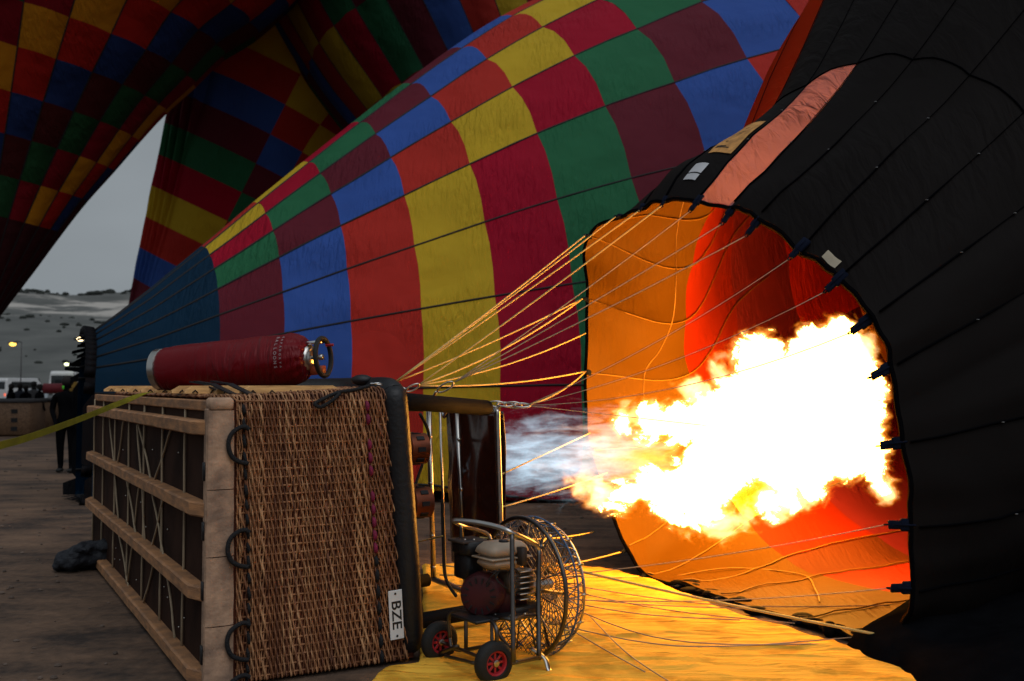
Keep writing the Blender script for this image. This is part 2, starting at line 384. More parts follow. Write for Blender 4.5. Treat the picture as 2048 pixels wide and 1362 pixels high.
# rings: (distance along the axis, radius)
RG = [None, (6.19, 2.12), (7.6, 3.15), (9.2, 4.0), (11., 4.9), (13., 5.8), (15.2, 6.5), (17.4, 6.7), (19.4, 6.3), (21., 5.2), (22., 3.4), (22.4, 1.4), (22.45, .02)]
CL = 5.9
def ringpt(i, g):
    if i <= 0: 
        t = tmpl(RIMs, g)*1.0; return V(t)
    d, R = RG[min(i, len(RG)-1)]; ph = math.radians(5+15*g)
    c = nE*d+lE*(CL+(.08 if i == 1 else 0))+zE*(R*.98+.03)
    cc, ss = math.cos(ph), math.sin(ph)
    if ss < 0 and cc < 0.2: # slack fabric slumps outwards onto the ground on the near side
        w = min(1, (.2-cc)/.5); cc = cc*(1-w)+w*math.copysign(abs(cc)**.55, cc)*1.12; ss = ss*(1-w)+w*-(abs(ss)**.6)
    p = c+(lE*cc+zE*ss)*R
    p.z = max(p.z, .03); return p
def PE(g, s, off=0.0):
    i = min(int(s), len(RG)-2); t = s-i
    p0 = ringpt(max(i-1, 0), g); p1 = ringpt(i, g); p2 = ringpt(i+1, g); p3 = ringpt(min(i+2, len(RG)-1), g)
    if i == 0: p0 = p1*2-p2
    p = .5*((2*p1)+(-p0+p2)*t+(2*p0-5*p1+4*p2-p3)*t*t+(-p0+3*p1-3*p2+p3)*t**3)
    ph = math.radians(5+15*g); rad = lE*math.cos(ph)+zE*math.sin(ph); fr = g-math.floor(g)
    up = .5+.5*math.sin(ph)
    bel = math.sin(math.pi*fr)
    amp = .022*(1+.5*s) if s > .02 else .012
    q = p+rad*(bel*amp*min(1, .3+s*2)*(1 if ph < 3.4 or ph > 5.9 else .5))
    # loose folds in the skirt, tighter further in
    w = math.exp(-s*.7)
    if True:
        q += rad*(.05*w*mnoise.noise(V((g*.55, s*2.0, 3.1)))*2 + .018*w*mnoise.noise(V((g*2.2, s*5.0, 9.1)))*2)
    q += rad*(.20*math.sin(math.pi*min(s, 1.))*math.exp(-((min(g % 24, 24-(g % 24)) if g % 24 > 14 else g % 24)-3.)**2/4.5))
    q += rad*off
    q.z = max(q.z, .028 if off <= 0 else .022); return q
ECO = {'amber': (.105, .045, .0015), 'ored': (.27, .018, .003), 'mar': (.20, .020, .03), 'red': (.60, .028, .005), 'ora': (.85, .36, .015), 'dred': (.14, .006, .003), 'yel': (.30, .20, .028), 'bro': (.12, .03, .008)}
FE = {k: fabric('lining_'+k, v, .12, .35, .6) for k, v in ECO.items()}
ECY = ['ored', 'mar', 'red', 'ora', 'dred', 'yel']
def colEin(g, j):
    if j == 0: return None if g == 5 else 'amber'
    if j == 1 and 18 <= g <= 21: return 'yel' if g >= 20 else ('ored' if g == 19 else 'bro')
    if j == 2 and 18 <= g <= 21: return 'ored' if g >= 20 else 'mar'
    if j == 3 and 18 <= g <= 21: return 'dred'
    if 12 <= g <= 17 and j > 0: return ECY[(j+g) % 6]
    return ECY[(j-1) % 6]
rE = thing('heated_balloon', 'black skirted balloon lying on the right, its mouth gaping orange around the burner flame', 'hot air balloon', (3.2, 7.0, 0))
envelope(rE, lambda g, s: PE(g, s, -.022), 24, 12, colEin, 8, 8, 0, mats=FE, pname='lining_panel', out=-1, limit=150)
FX = {'black': fabric('nylon_black_skirt', (.0075, .0058, .0055), .012, .22, .7, (.02, .008, .003), 0, .06), 'window': fabric('nylon_pale_red_window', (.34, .13, .13), .22, 1.2, .7, (.42, .20, .17)),
      'ored': fabric('nylon_orange_red', (.90, .17, .035), .88, .4, .7, (1., .24, .05))}
def colEx(g, j):
    if g == 5 and j == 0: return 'window'
    if j >= 1 and (g >= 21 or g <= 3): return 'ored'
    return 'black'
envelope(rE, lambda g, s: PE(g, s, .022), 24, 12, colEx, 8, 8, 0, mats=FX, pname='skirt_panel', limit=110)
m_xt = M('skirt_webbing', (.002, .002, .003), 1., spec=.03, bump=.5, bscale=90)
m_in = M('lining_webbing', (.24, .11, .006), .6)
for g in range(24):
    pts = [PE(g, .02+3.6*i/30., .03) for i in range(31)]
    if 0 <= g <= 15: MB().tube(pts, [.012 if i < 5 else .0045 for i in range(31)], 5, flat=.6).build('load_tape', m_xt, rE)
    if g <= 4 or g >= 16:
        pts = [PE(g, .01+2.6*i/30., -.034) for i in range(31)]; MB().tube(pts, .006, 5).build('lining_tape', m_in, rE)
# circumferential seam on the skirt and the hem round the mouth
MB().tube([PE(-1+15*i/90., 1.0, .03) for i in range(91)], .006, 5).build('ring_seam', m_xt, rE)
MB().tube([PE(24*i/168., .0, .004) for i in range(168)], .016, 6, closed=True).build('hem', m_xt, rE)
m_tab = M('navy_webbing_tab', (.005, .008, .020), .9, bump=.4, bscale=120, spec=.08)
TABP = []
for g in range(24):
    p = RIM[g]; q = PE(g, .12, .03); d = (V(RIM[g])-V(q)).normalized(); t = (V(RIM[(g+1) % 24])-V(RIM[g-1])).normalized(); n = d.cross(t).normalized()
    sz = 1.0 if 5 <= g <= 16 else .62
    mb = MB()
    mb.box(p+d*.0, .055*sz, .038*sz, .014, d, t, n, .006); mb.box(p+d*.075*sz, .05*sz, .026*sz, .010, d, t, n, .005)
    mb.tube([p-d*.03*sz+n*.016, p+d*.02+n*.016, p+d*.11*sz], .008, 5)
    mb.ring(p+d*.135*sz, t, .014, .005, 10, 5)
    mb.build('rim_tab', m_tab, rE); TABP.append(p+d*.14*sz)
def patch(g0, g1, s0, s1, mat, name, off=.034, shear=0.):
    U, Wn = 4, 6; vs_ = []
    for b in range(Wn+1):
        for a in range(U+1): vs_.append(PE(g0+(g1-g0)*a/U+shear*b/Wn, s0+(s1-s0)*b/Wn, off))
    fs = [(b*(U+1)+a, b*(U+1)+a+1, (b+1)*(U+1)+a+1, (b+1)*(U+1)+a) for b in range(Wn) for a in range(U)]
    return mesh_obj(name, vs_, fs, mat, rE, True)
m_pl = M('orange_placard', (.55, .26, .07), .7, var=.25, vscale=14)
m_wl = M('white_label', (.5, .5, .52), .7, var=.1)
pl = patch(4.36, 4.90, .33, .66, m_pl, 'instruction_placard'); tag(pl, 'orange placard with faded black print')
for (a, b, c, d) in ((4.2, 4.5, .350, .357), (4.2, 4.42, .362, .368), (4.3, 4.36, .41, .418), (4.22, 4.45, .50, .504), (4.3, 4.5, .52, .524), (4.4, 4.5, .56, .564)):
    o = patch(a+.24, b+.24, c+.02, d+.02, m_tape, 'printed_line', .037)
patch(4.3, 4.62, .155, .235, m_wl, 'white_label'); patch(4.3, 4.62, .10, .145, m_wl, 'white_label')
patch(8.45, 8.80, -.0, .035, M('beige_label', (.42, .36, .26), .7), 'beige_label', .036)
m_tg = M('grey_tag', (.16, .16, .165), .8)
for g in range(2, 14):
    for s in (.42, .72):
        p = PE(g, s+.05*random.random(), .042); MB().box(p, .008, .006, .003, nE, lE).build('seam_tag', m_tg, rE)
# fabric bunched on the ground at the mouth
mb = MB()
for g in np.arange(15.2, 20.2, .11):
    if random.random() < .35: continue
    mb = MB()
    p = PE(g, random.uniform(-.0, .08), 0); big = g < 16.6; mb.ball(p+V((random.uniform(-.05, .05), random.uniform(-.05, .03), .0)), random.uniform(.04, .11), random.uniform(.02, .06), random.uniform(.02, .07 if big else .035), 8, 6)
    mb.build('bunched_fabric', FX['black'], rE)

# slack skirt fabric heaped on the ground in front of the near side
outl = [gnd(1690, 1304), gnd(1745, 1330), gnd(1800, 1350), gnd(1850, 1390), gnd(2000, 1440), gnd(2500, 1500), gnd(3200, 1400), gnd(3000, 1200), gnd(2300, 1120), gnd(1900, 1180), gnd(1800, 1230)]
c0 = sum(outl, V((0, 0, 0)))/len(outl); dn = smooth_path(outl+[outl[0]], 10)[:-1]; P = []; nr = 26
for i in range(nr+1):
    t_ = i/nr
    for q in dn:
        s_ = c0.lerp(q, t_); h = .24*(1-t_**2.2)**.8*(.6+.9*max(0, mnoise.noise(s_*1.4+V((3, 1, 0)))+.3))+.05*abs(mnoise.noise(s_*5))*(1-t_)
        P.append((s_.x, s_.y, .075+h-(0 if i < nr else .05)))
na = len(dn); fs = [(i*na+k, i*na+(k+1) % na, (i+1)*na+(k+1) % na, (i+1)*na+k) for i in range(nr) for k in range(na)]
mesh_obj('slack_fabric', P, fs, M('matt_black_nylon', (.004, .004, .005), 1., bump=.5, bscale=9, spec=0.), rE, True)
# ---------------------------------------------------------------- ground, hills
def heights(x, y):
    return .012*mnoise.noise(V((x*.8, y*.8, 0)))+.03*mnoise.noise(V((x*.15, y*.35, 5)))
m_dirt, n = new_mat('packed_dirt'); N = n.nodes.new; K = n.links.new
o = N('ShaderNodeOutputMaterial'); p = N('ShaderNodeBsdfPrincipled'); p.inputs['Roughness'].default_value = .9
c = N('ShaderNodeTexCoord'); t1 = N('ShaderNodeTexNoise'); t1.inputs['Scale'].default_value = .8; t1.inputs['Detail'].default_value = 8; K(c.outputs['Object'], t1.inputs['Vector'])
t2 = N('ShaderNodeTexNoise'); t2.inputs['Scale'].default_value = 14; t2.inputs['Detail'].default_value = 8; K(c.outputs['Object'], t2.inputs['Vector'])
mp_ = N('ShaderNodeMapping'); mp_.inputs['Scale'].default_value = (.5, 1.3, 1); mp_.inputs['Rotation'].default_value = (0, 0, .25); K(c.outputs['Object'], mp_.inputs['Vector'])
t3 = N('ShaderNodeTexNoise'); t3.inputs['Scale'].default_value = 2.2; t3.inputs['Detail'].default_value = 6; K(mp_.outputs[0], t3.inputs['Vector'])
cr = N('ShaderNodeValToRGB'); e = cr.color_ramp.elements; e[0].position = .36; e[0].color = (.028, .017, .012, 1); e[1].position = .68; e[1].color = (.20, .117, .070, 1)
m1 = N('ShaderNodeMath'); m1.operation = 'ADD'; m2 = N('ShaderNodeMath'); m2.operation = 'MULTIPLY'; m2.inputs[1].default_value = .5
K(t1.outputs['Fac'], m1.inputs[0]); K(t3.outputs['Fac'], m1.inputs[1]); m3 = N('ShaderNodeMath'); m3.operation = 'MULTIPLY_ADD'; m3.inputs[1].default_value = .55; K(t2.outputs['Fac'], m3.inputs[0]); K(m1.outputs[0], m3.inputs[2]); m4 = N('ShaderNodeMath'); m4.operation = 'SUBTRACT'; m4.inputs[1].default_value = .27; K(m3.outputs[0], m4.inputs[0]); K(m4.outputs[0], m2.inputs[0]); K(m2.outputs[0], cr.inputs['Fac']); K(cr.outputs[0], p.inputs['Base Color'])
ad = N('ShaderNodeMath'); ad.operation = 'MULTIPLY_ADD'; ad.inputs[1].default_value = .35; K(t2.outputs['Fac'], ad.inputs[0]); K(t3.outputs['Fac'], ad.inputs[2])
bp = N('ShaderNodeBump'); bp.inputs['Strength'].default_value = .9; bp.inputs['Distance'].default_value = .05; K(ad.outputs[0], bp.inputs['Height']); K(bp.outputs[0], p.inputs['Normal']); K(p.outputs[0], o.inputs['Surface'])
def sheet(name, xs, ys, f, mat):
    vs_ = [(x, y, f(x, y)) for y in ys for x in xs]; nx = len(xs)
    fs = [(b*nx+a, b*nx+a+1, (b+1)*nx+a+1, (b+1)*nx+a) for b in range(len(ys)-1) for a in range(nx-1)]
    return mesh_obj(name, vs_, fs, mat, None, True)
xs = sorted(set([-3000, -1200, -500, -200, -90] + [-45+i*.75 for i in range(115)] + [60, 120, 300, 900, 3000]))
ys = sorted(set([-60, -25, -8, 0] + [1+.35*i for i in range(60)] + [22+i*1.2 for i in range(30)] + [65, 80, 100, 140, 200, 400, 900, 3000]))
def gf(x, y):
    w = 1 if (abs(x) < 40 and 0 < y < 58) else 0
    return -.012+heights(x, y)*w*min(1, abs(y-2)/6)*(.5 if y < 20 else 1)
tag(sheet('ground', xs, ys, gf, m_dirt), kind='structure')
m_hill, n = new_mat('tuff_hillside'); N = n.nodes.new; K = n.links.new
o = N('ShaderNodeOutputMaterial'); p = N('ShaderNodeBsdfPrincipled'); p.inputs['Roughness'].default_value = .95
c = N('ShaderNodeTexCoord'); mp_ = N('ShaderNodeMapping'); mp_.inputs['Scale'].default_value = (1, 1, 3.2); K(c.outputs['Object'], mp_.inputs['Vector'])
t1 = N('ShaderNodeTexNoise'); t1.inputs['Scale'].default_value = .022; t1.inputs['Detail'].default_value = 9; t1.inputs['Roughness'].default_value = .62; K(mp_.outputs[0], t1.inputs['Vector'])
sx_ = N('ShaderNodeSeparateXYZ'); K(c.outputs['Object'], sx_.inputs[0])
hz = N('ShaderNodeMapRange'); hz.inputs['From Min'].default_value = 19; hz.inputs['From Max'].default_value = 25; K(sx_.outputs['Z'], hz.inputs['Value'])
hz2 = N('ShaderNodeMapRange'); hz2.inputs['From Min'].default_value = 34; hz2.inputs['From Max'].default_value = 38; hz2.inputs['To Min'].default_value = 1; hz2.inputs['To Max'].default_value = 0; K(sx_.outputs['Z'], hz2.inputs['Value'])
mA = N('ShaderNodeMath'); mA.operation = 'MULTIPLY'; K(hz.outputs[0], mA.inputs[0]); K(hz2.outputs[0], mA.inputs[1])
mr_ = N('ShaderNodeMapRange'); mr_.inputs['From Min'].default_value = .47; mr_.inputs['From Max'].default_value = .53; K(t1.outputs['Fac'], mr_.inputs['Value'])
mB = N('ShaderNodeMath'); mB.operation = 'MULTIPLY'; K(mA.outputs[0], mB.inputs[0]); K(mr_.outputs[0], mB.inputs[1])
t4 = N('ShaderNodeTexNoise'); t4.inputs['Scale'].default_value = .09; t4.inputs['Detail'].default_value = 8; K(mp_.outputs[0], t4.inputs['Vector'])
sc1 = N('ShaderNodeMix'); sc1.data_type = 'RGBA'; sc1.inputs['A'].default_value = (.028, .032, .032, 1); sc1.inputs['B'].default_value = (.16, .162, .15, 1); K(t4.outputs['Fac'], sc1.inputs['Factor'])
mx = N('ShaderNodeMix'); mx.data_type = 'RGBA'; mx.inputs['B'].default_value = (.42, .39, .355, 1); K(sc1.outputs['Result'], mx.inputs['A']); K(mB.outputs[0], mx.inputs['Factor']); K(mx.outputs['Result'], p.inputs['Base Color']); K(p.outputs[0], o.inputs['Surface'])
def hillf(x, y):
    r = (y-170)/260.; r = min(max(r, 0), 1)
    h = 40*(r**.8) + 3*mnoise.noise(V((x*.006, y*.006, 1)))*r*2 + 5*mnoise.noise(V((x*.02, y*.02, 2)))*min(1, r*2)+1.2*mnoise.noise(V((x*.08, y*.08, 7)))*r
    return h-.3 if r <= 0 else h
tag(sheet('hills', list(np.linspace(-700, 700, 200)), [168+4.2*i for i in range(66)]+[480, 560, 700], hillf, m_hill), kind='structure')
mb = MB()
for i in range(1100):
    d = 3.2+22*random.random()**2.2; x = random.uniform(-.62, .12)*d-.4
    if -2.2 < x and d < 11 and x > -1.7-.56*(d-5.4)-.3: continue
    r = random.uniform(.004, .016)*(1+.05*d); mb.ball((x, d, gf(x, d)+r*.35), r*random.uniform(.8, 1.5), r, r*.7, 6, 4)
tag(mb.build('loose_stones', M('grey_brown_stone', (.13, .095, .075), .9, var=.4, vscale=3), None, False), 'small loose stones and grit scattered over the dirt', 'gravel', kind='stuff')
# trees and scrub along the ridge and the slopes: separate clumps too many to count
mb = MB()
for i in range(1300):
    x = random.uniform(-420, 60); y = random.choice([random.uniform(185, 300), random.uniform(415, 440)]); z = hillf(x, y); r = random.uniform(.5, 1.7) if y > 400 else random.uniform(.25, .8)
    mb.ball((x, y, z+r*.25), r*random.uniform(.8, 2.2), r, r*random.uniform(.45, .9), 6, 4)
tag(mb.build('hillside_scrub', M('dark_scrub', (.022, .026, .022), .9, var=.4, vscale=.3), None, False), 'dark scrub and trees dotted over the hillside and its ridge', 'scrub', kind='stuff')
# ---------------------------------------------------------------- wicker basket lying on its side
P0 = V((-1.62, 5.40, 0)); bA = V((.871, .49, 0)).normalized(); bL = V((-.49, .871, 0)).normalized(); zU = V((0, 0, 1))
BL = 5.0
def depthA(z): return 1.20-.13*z/1.55
def topZ(a): return 1.55+.06*a
def Bp(a, l, z):
    """a: 0 at the floor, 1 at the rim; l along the basket; z height"""
    return P0+bA*(a*depthA(z))+bL*l+zU*z
rB_ = thing('wicker_basket', 'very large wicker passenger basket tipped over on its long side, wooden floor runners facing left', 'balloon basket', (P0.x, P0.y, 0))
m_wick = M('pale_wicker', (.36, .165, .072), .6, var=.35, vscale=9, bump=.3, bscale=200, stretch=(1, 1, .35), col2=(.20, .075, .030))
WK = [m_wick, M('honey_wicker', (.46, .25, .12), .6, var=.3, vscale=9, bump=.3, bscale=200, col2=(.26, .11, .05)), M('smoked_wicker', (.22, .085, .038), .65, var=.3, vscale=9, bump=.3, bscale=200, col2=(.11, .04, .02))]
m_wickd = M('shaded_wicker_core', (.13, .030, .012), .8, var=.3)
m_wood = M('worn_runner_wood', (.44, .21, .09), .65, var=.2, vscale=5, bump=.5, bscale=45, stretch=(1.5, 1.5, 6), col2=(.26, .135, .07))
m_woodp = M('varnished_plywood', (.75, .42, .15), .5, var=.15, vscale=6, bump=.25, bscale=60, stretch=(1, 1, 7), col2=(.5, .26, .09))
m_ply = M('stained_plywood_floor', (.040, .020, .014), .8, var=.3, vscale=3, bump=.2, bscale=80, col2=(.024, .013, .010), spec=.05)
m_hide = M('rawhide_edging', (.48, .30, .195), .8, var=.15, vscale=7, bump=.6, bscale=35, col2=(.24, .155, .11))
m_cord = M('pale_lacing_cord', (.38, .29, .19), .7)
m_lace = M('black_lacing_rope', (.009, .009, .011), .8, bump=.8, bscale=150)
# solid core behind the weave: end wall, top wall, underside and far wall, open at the rim
mb = MB()
def wall(q, th):
    n = (q[1]-q[0]).cross(q[3]-q[0]).normalized()*th
    mb.add([p for p in q]+[p-n for p in q], [(0, 1, 2, 3), (7, 6, 5, 4), (0, 4, 5, 1), (1, 5, 6, 2), (2, 6, 7, 3), (3, 7, 4, 0)])
e_ = .022
wall([Bp(0.02, e_, .02), Bp(1, e_, .02), Bp(1, e_, topZ(1)-e_), Bp(.02, e_, 1.55-e_)], .03)
wall([Bp(0.02, e_, 1.55-e_), Bp(1, e_, topZ(1)-e_), Bp(1, BL, topZ(1)-e_), Bp(.02, BL, 1.55-e_)], .03)
wall([Bp(0.02, BL, .03), Bp(1, BL, .03), Bp(1, e_, .03), Bp(.02, e_, .03)], -.02)
wall([Bp(1, BL, .03), Bp(.02, BL, .03), Bp(.02, BL, 1.53), Bp(1, BL, 1.58)], .03)
mb.build('basket_wall', m_wickd, rB_, False)
# the weave: rods running round the basket, in front of and behind the stakes
pitch = .0245; a0, a1 = .118, .965
NW = 82; rods = MB(); RC_ = .075; ROD = [MB(), MB(), MB()]
wale = [(2, 6), (11, 15), (26, 32), (44, 47), (55, 66), (74, 82)]
def path_pt(a, u, off):
    """u runs up the end wall, round the corner and back along the top"""
    H = topZ(a)-RC_; arc = RC_*math.pi/2
    if u < H: return Bp(a, 0, u)-bL*off
    if u < H+arc:
        q = (u-H)/RC_; return Bp(a, RC_, H)-bL*math.cos(q)*(RC_+off)+zU*math.sin(q)*(RC_+off)
    return Bp(a, RC_+(u-H-arc), H)+zU*(RC_+off)
for i in range(NW):
    a = a0+(a1-a0)*(i+.5)/NW
    inw = any(x <= i < y for x, y in wale)
    ph = (i % 2)*math.pi if not inw else i*2*math.pi/3.2
    freq = math.pi/.047 if not inw else math.pi/.068
    jit = random.uniform(-.22, .22); r = .0050*random.uniform(.68, 1.22)*(1.15 if inw else .95)
    U = 2.35; step = .0115; pts = []; n = int(U/step)
    skew = 0.004 if inw else .0003
    dr = random.uniform(-.002, .002)
    for k in range(n):
        u = .012+k*step
        fp = u*freq+ph+jit+.5*math.sin(u*3+i*.04)+.35*mnoise.noise(V((u*1.5, i*.3, 4)))
        off = .0085*math.sin(fp)+.003+random.uniform(-.0012, .0012)
        aa = a+skew*math.cos(fp)/1.1+dr*math.sin(u*4+i)+.0022*mnoise.noise(V((u*3, i*.2, 0)))
        pts.append(path_pt(aa, u, off))
    ROD[random.choice((0, 0, 0, 1, 1, 2))].tube(pts, r, 4)
for rd_, mt_ in zip(ROD, WK): o = rd_.build('weave_rods', mt_, rB_); o['kind'] = 'stuff'
st = MB()
for k in range(33):
    z = .035+k*.047
    st.tube([Bp(a0, .003, z), Bp(.55, .003, z), Bp(a1, .003, z)], .006, 5)
for k in range(14):
    st.tube([Bp(a0, .10+k*.05, 1.55+.06*a0), Bp(a1, .10+k*.05, topZ(a1))], .007, 5)
o = st.build('stakes', WK[0], rB_); o['kind'] = 'stuff'
# coarse weave of the far part of the top wall
mb = MB()
for i in range(40):
    a = a0+(a1-a0)*(i+.5)/40
    pts = [path_pt(a, u, .004*math.sin(u*30+(i % 2)*math.pi)) for u in np.arange(2.3, 6.2, .06)]
    mb.tube(pts, .012, 4)
mb.build('top_weave', m_wick, rB_)
# rawhide strip at the floor edge of the end wall and along the top edge
mb = MB()
for (z0, z1) in ((.0, .33), (.335, .70), (.705, 1.06), (1.065, 1.49)):
    U, Wn = 6, 12; q = []
    for b in range(Wn+1):
        for a in range(U+1):
            t = a/U; z = z0+(z1-z0)*b/Wn; edge = min(t, 1-t)*6
            q.append(Bp(-.022+.128*t+.0025*mnoise.noise(V((z*9, t, 2))), 0, z)-bL*(.006+.010*min(1, edge)+.002*mnoise.noise(V((z*14, t*3, 5)))))
    mesh_obj('rawhide_strip', q, [(b*(U+1)+a, b*(U+1)+a+1, (b+1)*(U+1)+a+1, (b+1)*(U+1)+a) for b in range(Wn) for a in range(U)], m_hide, rB_, False)
mb = MB(); mb.box(Bp(.042, .032, 1.524), .066, .048, .036, bA, bL, zU, .012)
mb.build('rawhide_corner', m_hide, rB_)
# floor: plywood boards with the runners
edges = [.06, .62, 1.34, 2.02, 2.75, 3.5, 4.25, BL]
mb = MB()
for k in range(len(edges)-1):
    l0, l1 = edges[k]+.004, edges[k+1]-.004
    MB().box((Bp(0, l0, .0)+Bp(0, l1, 1.50))/2-bA*(-.005), .012, (l1-l0)/2, .745, bA, bL, zU, .003).build('floor_board', m_ply, rB_, False)
def plank(name, l0, l1, z, hz_, prot, mat, cut=.05, nz=10, wob=.004):
    """a long bevelled batten on the underside, worn and slightly uneven, chamfered ends"""
    P = []; N_ = nz
    for i in range(N_+1):
        t = i/N_; l = l0+(l1-l0)*t; e = 1.0
        if i == 0 or i == N_: e = .35
        l_ = l+(cut if i == 0 else (-cut if i == N_ else 0))*0
        w = wob*mnoise.noise(V((l*3, z*7, 1))); w2 = wob*mnoise.noise(V((l*4, z*5, 9)))
        pr = prot*(e if i in (0, N_) else 1)
        c = Bp(0, l_, z)
        for (da, dz) in ((.004, -hz_), (-pr*.85, -hz_*.95), (-pr, -hz_*.75+w), (-pr+w2, hz_*.75+w), (-pr*.85, hz_*.95), (.004, hz_)):
            P.append(c+bA*(da)+zU*dz)
    m = 6; fs = [(i*m+k, i*m+(k+1) % m, (i+1)*m+(k+1) % m, (i+1)*m+k) for i in range(N_) for k in range(m)]
    fs += [tuple(range(m)), tuple(N_*m+k for k in range(m-1, -1, -1))]
    # insert a chamfer ring close to each end
    o = mesh_obj(name, P, fs, mat, rB_, False); return o
for z in (1.395, .95, .50, .055):
    plank('floor_runner', .04, BL+.08, z, .042, .085, m_wood, nz=40)
plank('floor_frame', .0, BL, 1.515, .030, .03, m_wood, nz=12)
plank('floor_frame', .0, BL, .012, .012, .02, m_wood, nz=12)
MB().box((Bp(0, .035, 0)+Bp(0, .035, 1.5))/2-bA*.008, .022, .034, .75, bA, bL, zU, .006).build('floor_frame', m_hide, rB_, False)
# lacing cords across the floor
for (l0, z0, l1, z1) in ((.62, 1.5, .62, .0), (1.34, 1.5, 1.34, .0), (2.05, 1.5, 2.05, .0), (2.75, 1.5, 2.75, 0), (3.5, 1.5, 3.5, 0), (4.25, 1.5, 4.25, 0), (4.9, 1.5, 4.9, 0),
                         (.98, 1.40, 1.7, .92), (2.4, 1.4, 1.62, .9), (2.4, 1.4, 1.9, .45), (3.9, 1.4, 3.2, .5), (1.25, .92, 1.75, .45), (1.75, .95, 1.2, .5), (2.2, .95, 2.7, .1), (1.15, .5, .82, .08), (1.5, .5, 2.0, .06), (2.9, .95, 2.3, .5), (3.3, .5, 2.6, .06), (3.0, 1.4, 3.4, .9)):
    mb = MB(); q = [Bp(0, l0+(l1-l0)*t, z0+(z1-z0)*t)-bA*(.019+.003*math.sin(t*9)) for t in np.linspace(0, 1, 6)]
    mb.tube(q, .0075, 5); mb.build('floor_cord', m_cord, rB_)
mb = MB()
for i in range(26): mb.ball(Bp(0, random.uniform(.3, 3.5), random.uniform(.15, 1.3))-bA*.014, .006, .006, .006, 6, 4)
o = mb.build('floor_rivets', m_steel, rB_); o['kind'] = 'stuff'
# pieces of leather strap showing through slots in the floor frame
for z in (.18, .52, .84, 1.16):
    MB().box(Bp(0, .035, z)-bA*.034, .006, .018, .05, bA, bL, zU, .003).build('frame_strap', m_black, rB_)
# black lacing: loops round the floor edge, a line of stitches down the end wall
def loop(z, big=1.0):
    pts = [(.155, z+.085), (.135, z+.10), (.105, z+.095), (.065, z+.06), (.052, z+.0), (.07, z-.06), (.11, z-.09), (.15, z-.10)]
    MB().tube(smooth_path([Bp(a+.02, 0, zz)-bL*.032 for a, zz in pts], 5), .013*big, 7).build('lacing_loop', m_lace, rB_)
for z in (1.30, .74, .24, -.04): loop(z)
z = 1.52
while z > .03:
    ln = random.uniform(.055, .085)
    x = .163+.012*math.sin(z*3)
    MB().tube([Bp(x, 0, z)-bL*.005, Bp(x, 0, z-ln*.3)-bL*.018, Bp(x+.004, 0, z-ln*.7)-bL*.018, Bp(x+.004, 0, z-ln)-bL*.005], [.006, .010, .010, .006], 6).build('lacing_stitch', m_lace, rB_); z -= ln+.016
m_pink = M('magenta_rope', (.20, .010, .05), .7, bump=.6, bscale=150)
z = 1.535; k = 0
while z > .05:
    ln = .075 if z > .62 else .095
    x = .822
    if k not in (2, 6): MB().tube([Bp(x, 0, z)-bL*.002, Bp(x, 0, z-ln*.25)-bL*.016, Bp(x, 0, z-ln*.6)-bL*.016, Bp(x, 0, z-ln*.85)-bL*.002], [.007, .013, .013, .007], 7).build('rim_stitch', m_pink if z > .66 else m_lace, rB_)
    z -= ln; k += 1
# padded leather rim
rp = []; R_ = .078
def rimp(l, z): return Bp(1, l, z)+bA*.0
corner = [(R_*.6, .10), (R_*.3, .5), (R_*.3, 1.0), (R_*.3, topZ(1)-.12), (R_*.6, topZ(1)-.045), (.14, topZ(1)-.012)]
pts = [rimp(l, z) for l, z in corner]+[rimp(l, topZ(1)-.01) for l in np.linspace(.4, BL-.15, 8)]+[rimp(BL-.02, topZ(1)-.12), rimp(BL, .8), rimp(BL-.02, .12), rimp(BL-.15, .06)]+[rimp(l, .055) for l in np.linspace(BL-.5, .3, 8)]
pts = smooth_path(pts+[pts[0]], 6)[:-1]
MB().tube(pts, R_, 14, closed=True).build('padded_rim', m_black, rB_)
# name plate
plc = Bp(.905, 0, .285)-bL*.028; pu = -zU*.999+bA*.05; pr = bA; pu.normalize()
mb = MB(); mb.box(plc, .043, .143, .003, (bA-zU*-.06).normalized(), (zU-bA*.06).normalized(), -bL, .002)
npl_ = mb.build('name_plate', M('white_plate', (.72, .72, .72), .5, var=.05), rB_, False)
m_ink = M('black_letters', (.01, .01, .01), .6, var=0)
def text(body, c, xdir, ydir, size, mat, parent, name='lettering', ext=.0008, bold=0.0, sx=1.0):
    cu = bpy.data.curves.new(name, 'FONT'); cu.body = body; cu.size = size; cu.align_x = 'CENTER'; cu.align_y = 'CENTER'; cu.extrude = ext; cu.offset = bold
    tmp = bpy.data.objects.new('tmp', cu); sc.collection.objects.link(tmp); bpy.context.view_layer.update()
    me = bpy.data.meshes.new_from_object(tmp.evaluated_get(bpy.context.evaluated_depsgraph_get())); bpy.data.objects.remove(tmp)
    X = V(xdir).normalized(); Y = V(ydir).normalized(); Z = X.cross(Y)
    vv = [V(c)+X*p.co.x*sx+Y*p.co.y+Z*p.co.z for p in me.vertices]; fs = [tuple(p.vertices) for p in me.polygons]
    return mesh_obj(name, vv, fs, mat, parent)
xd = (-zU+bA*.06).normalized(); yd = (bA+zU*.06).normalized()
text('BZE', plc-bL*.0035, xd, yd, .083, m_ink, npl_, bold=.0012, sx=1.2)
for s_ in (-.123, .123): MB().lathe(plc+xd*s_-bL*.003, -bL, [(0, .0075), (.0025, .0065)], 10).build('rivet', m_ink, npl_)
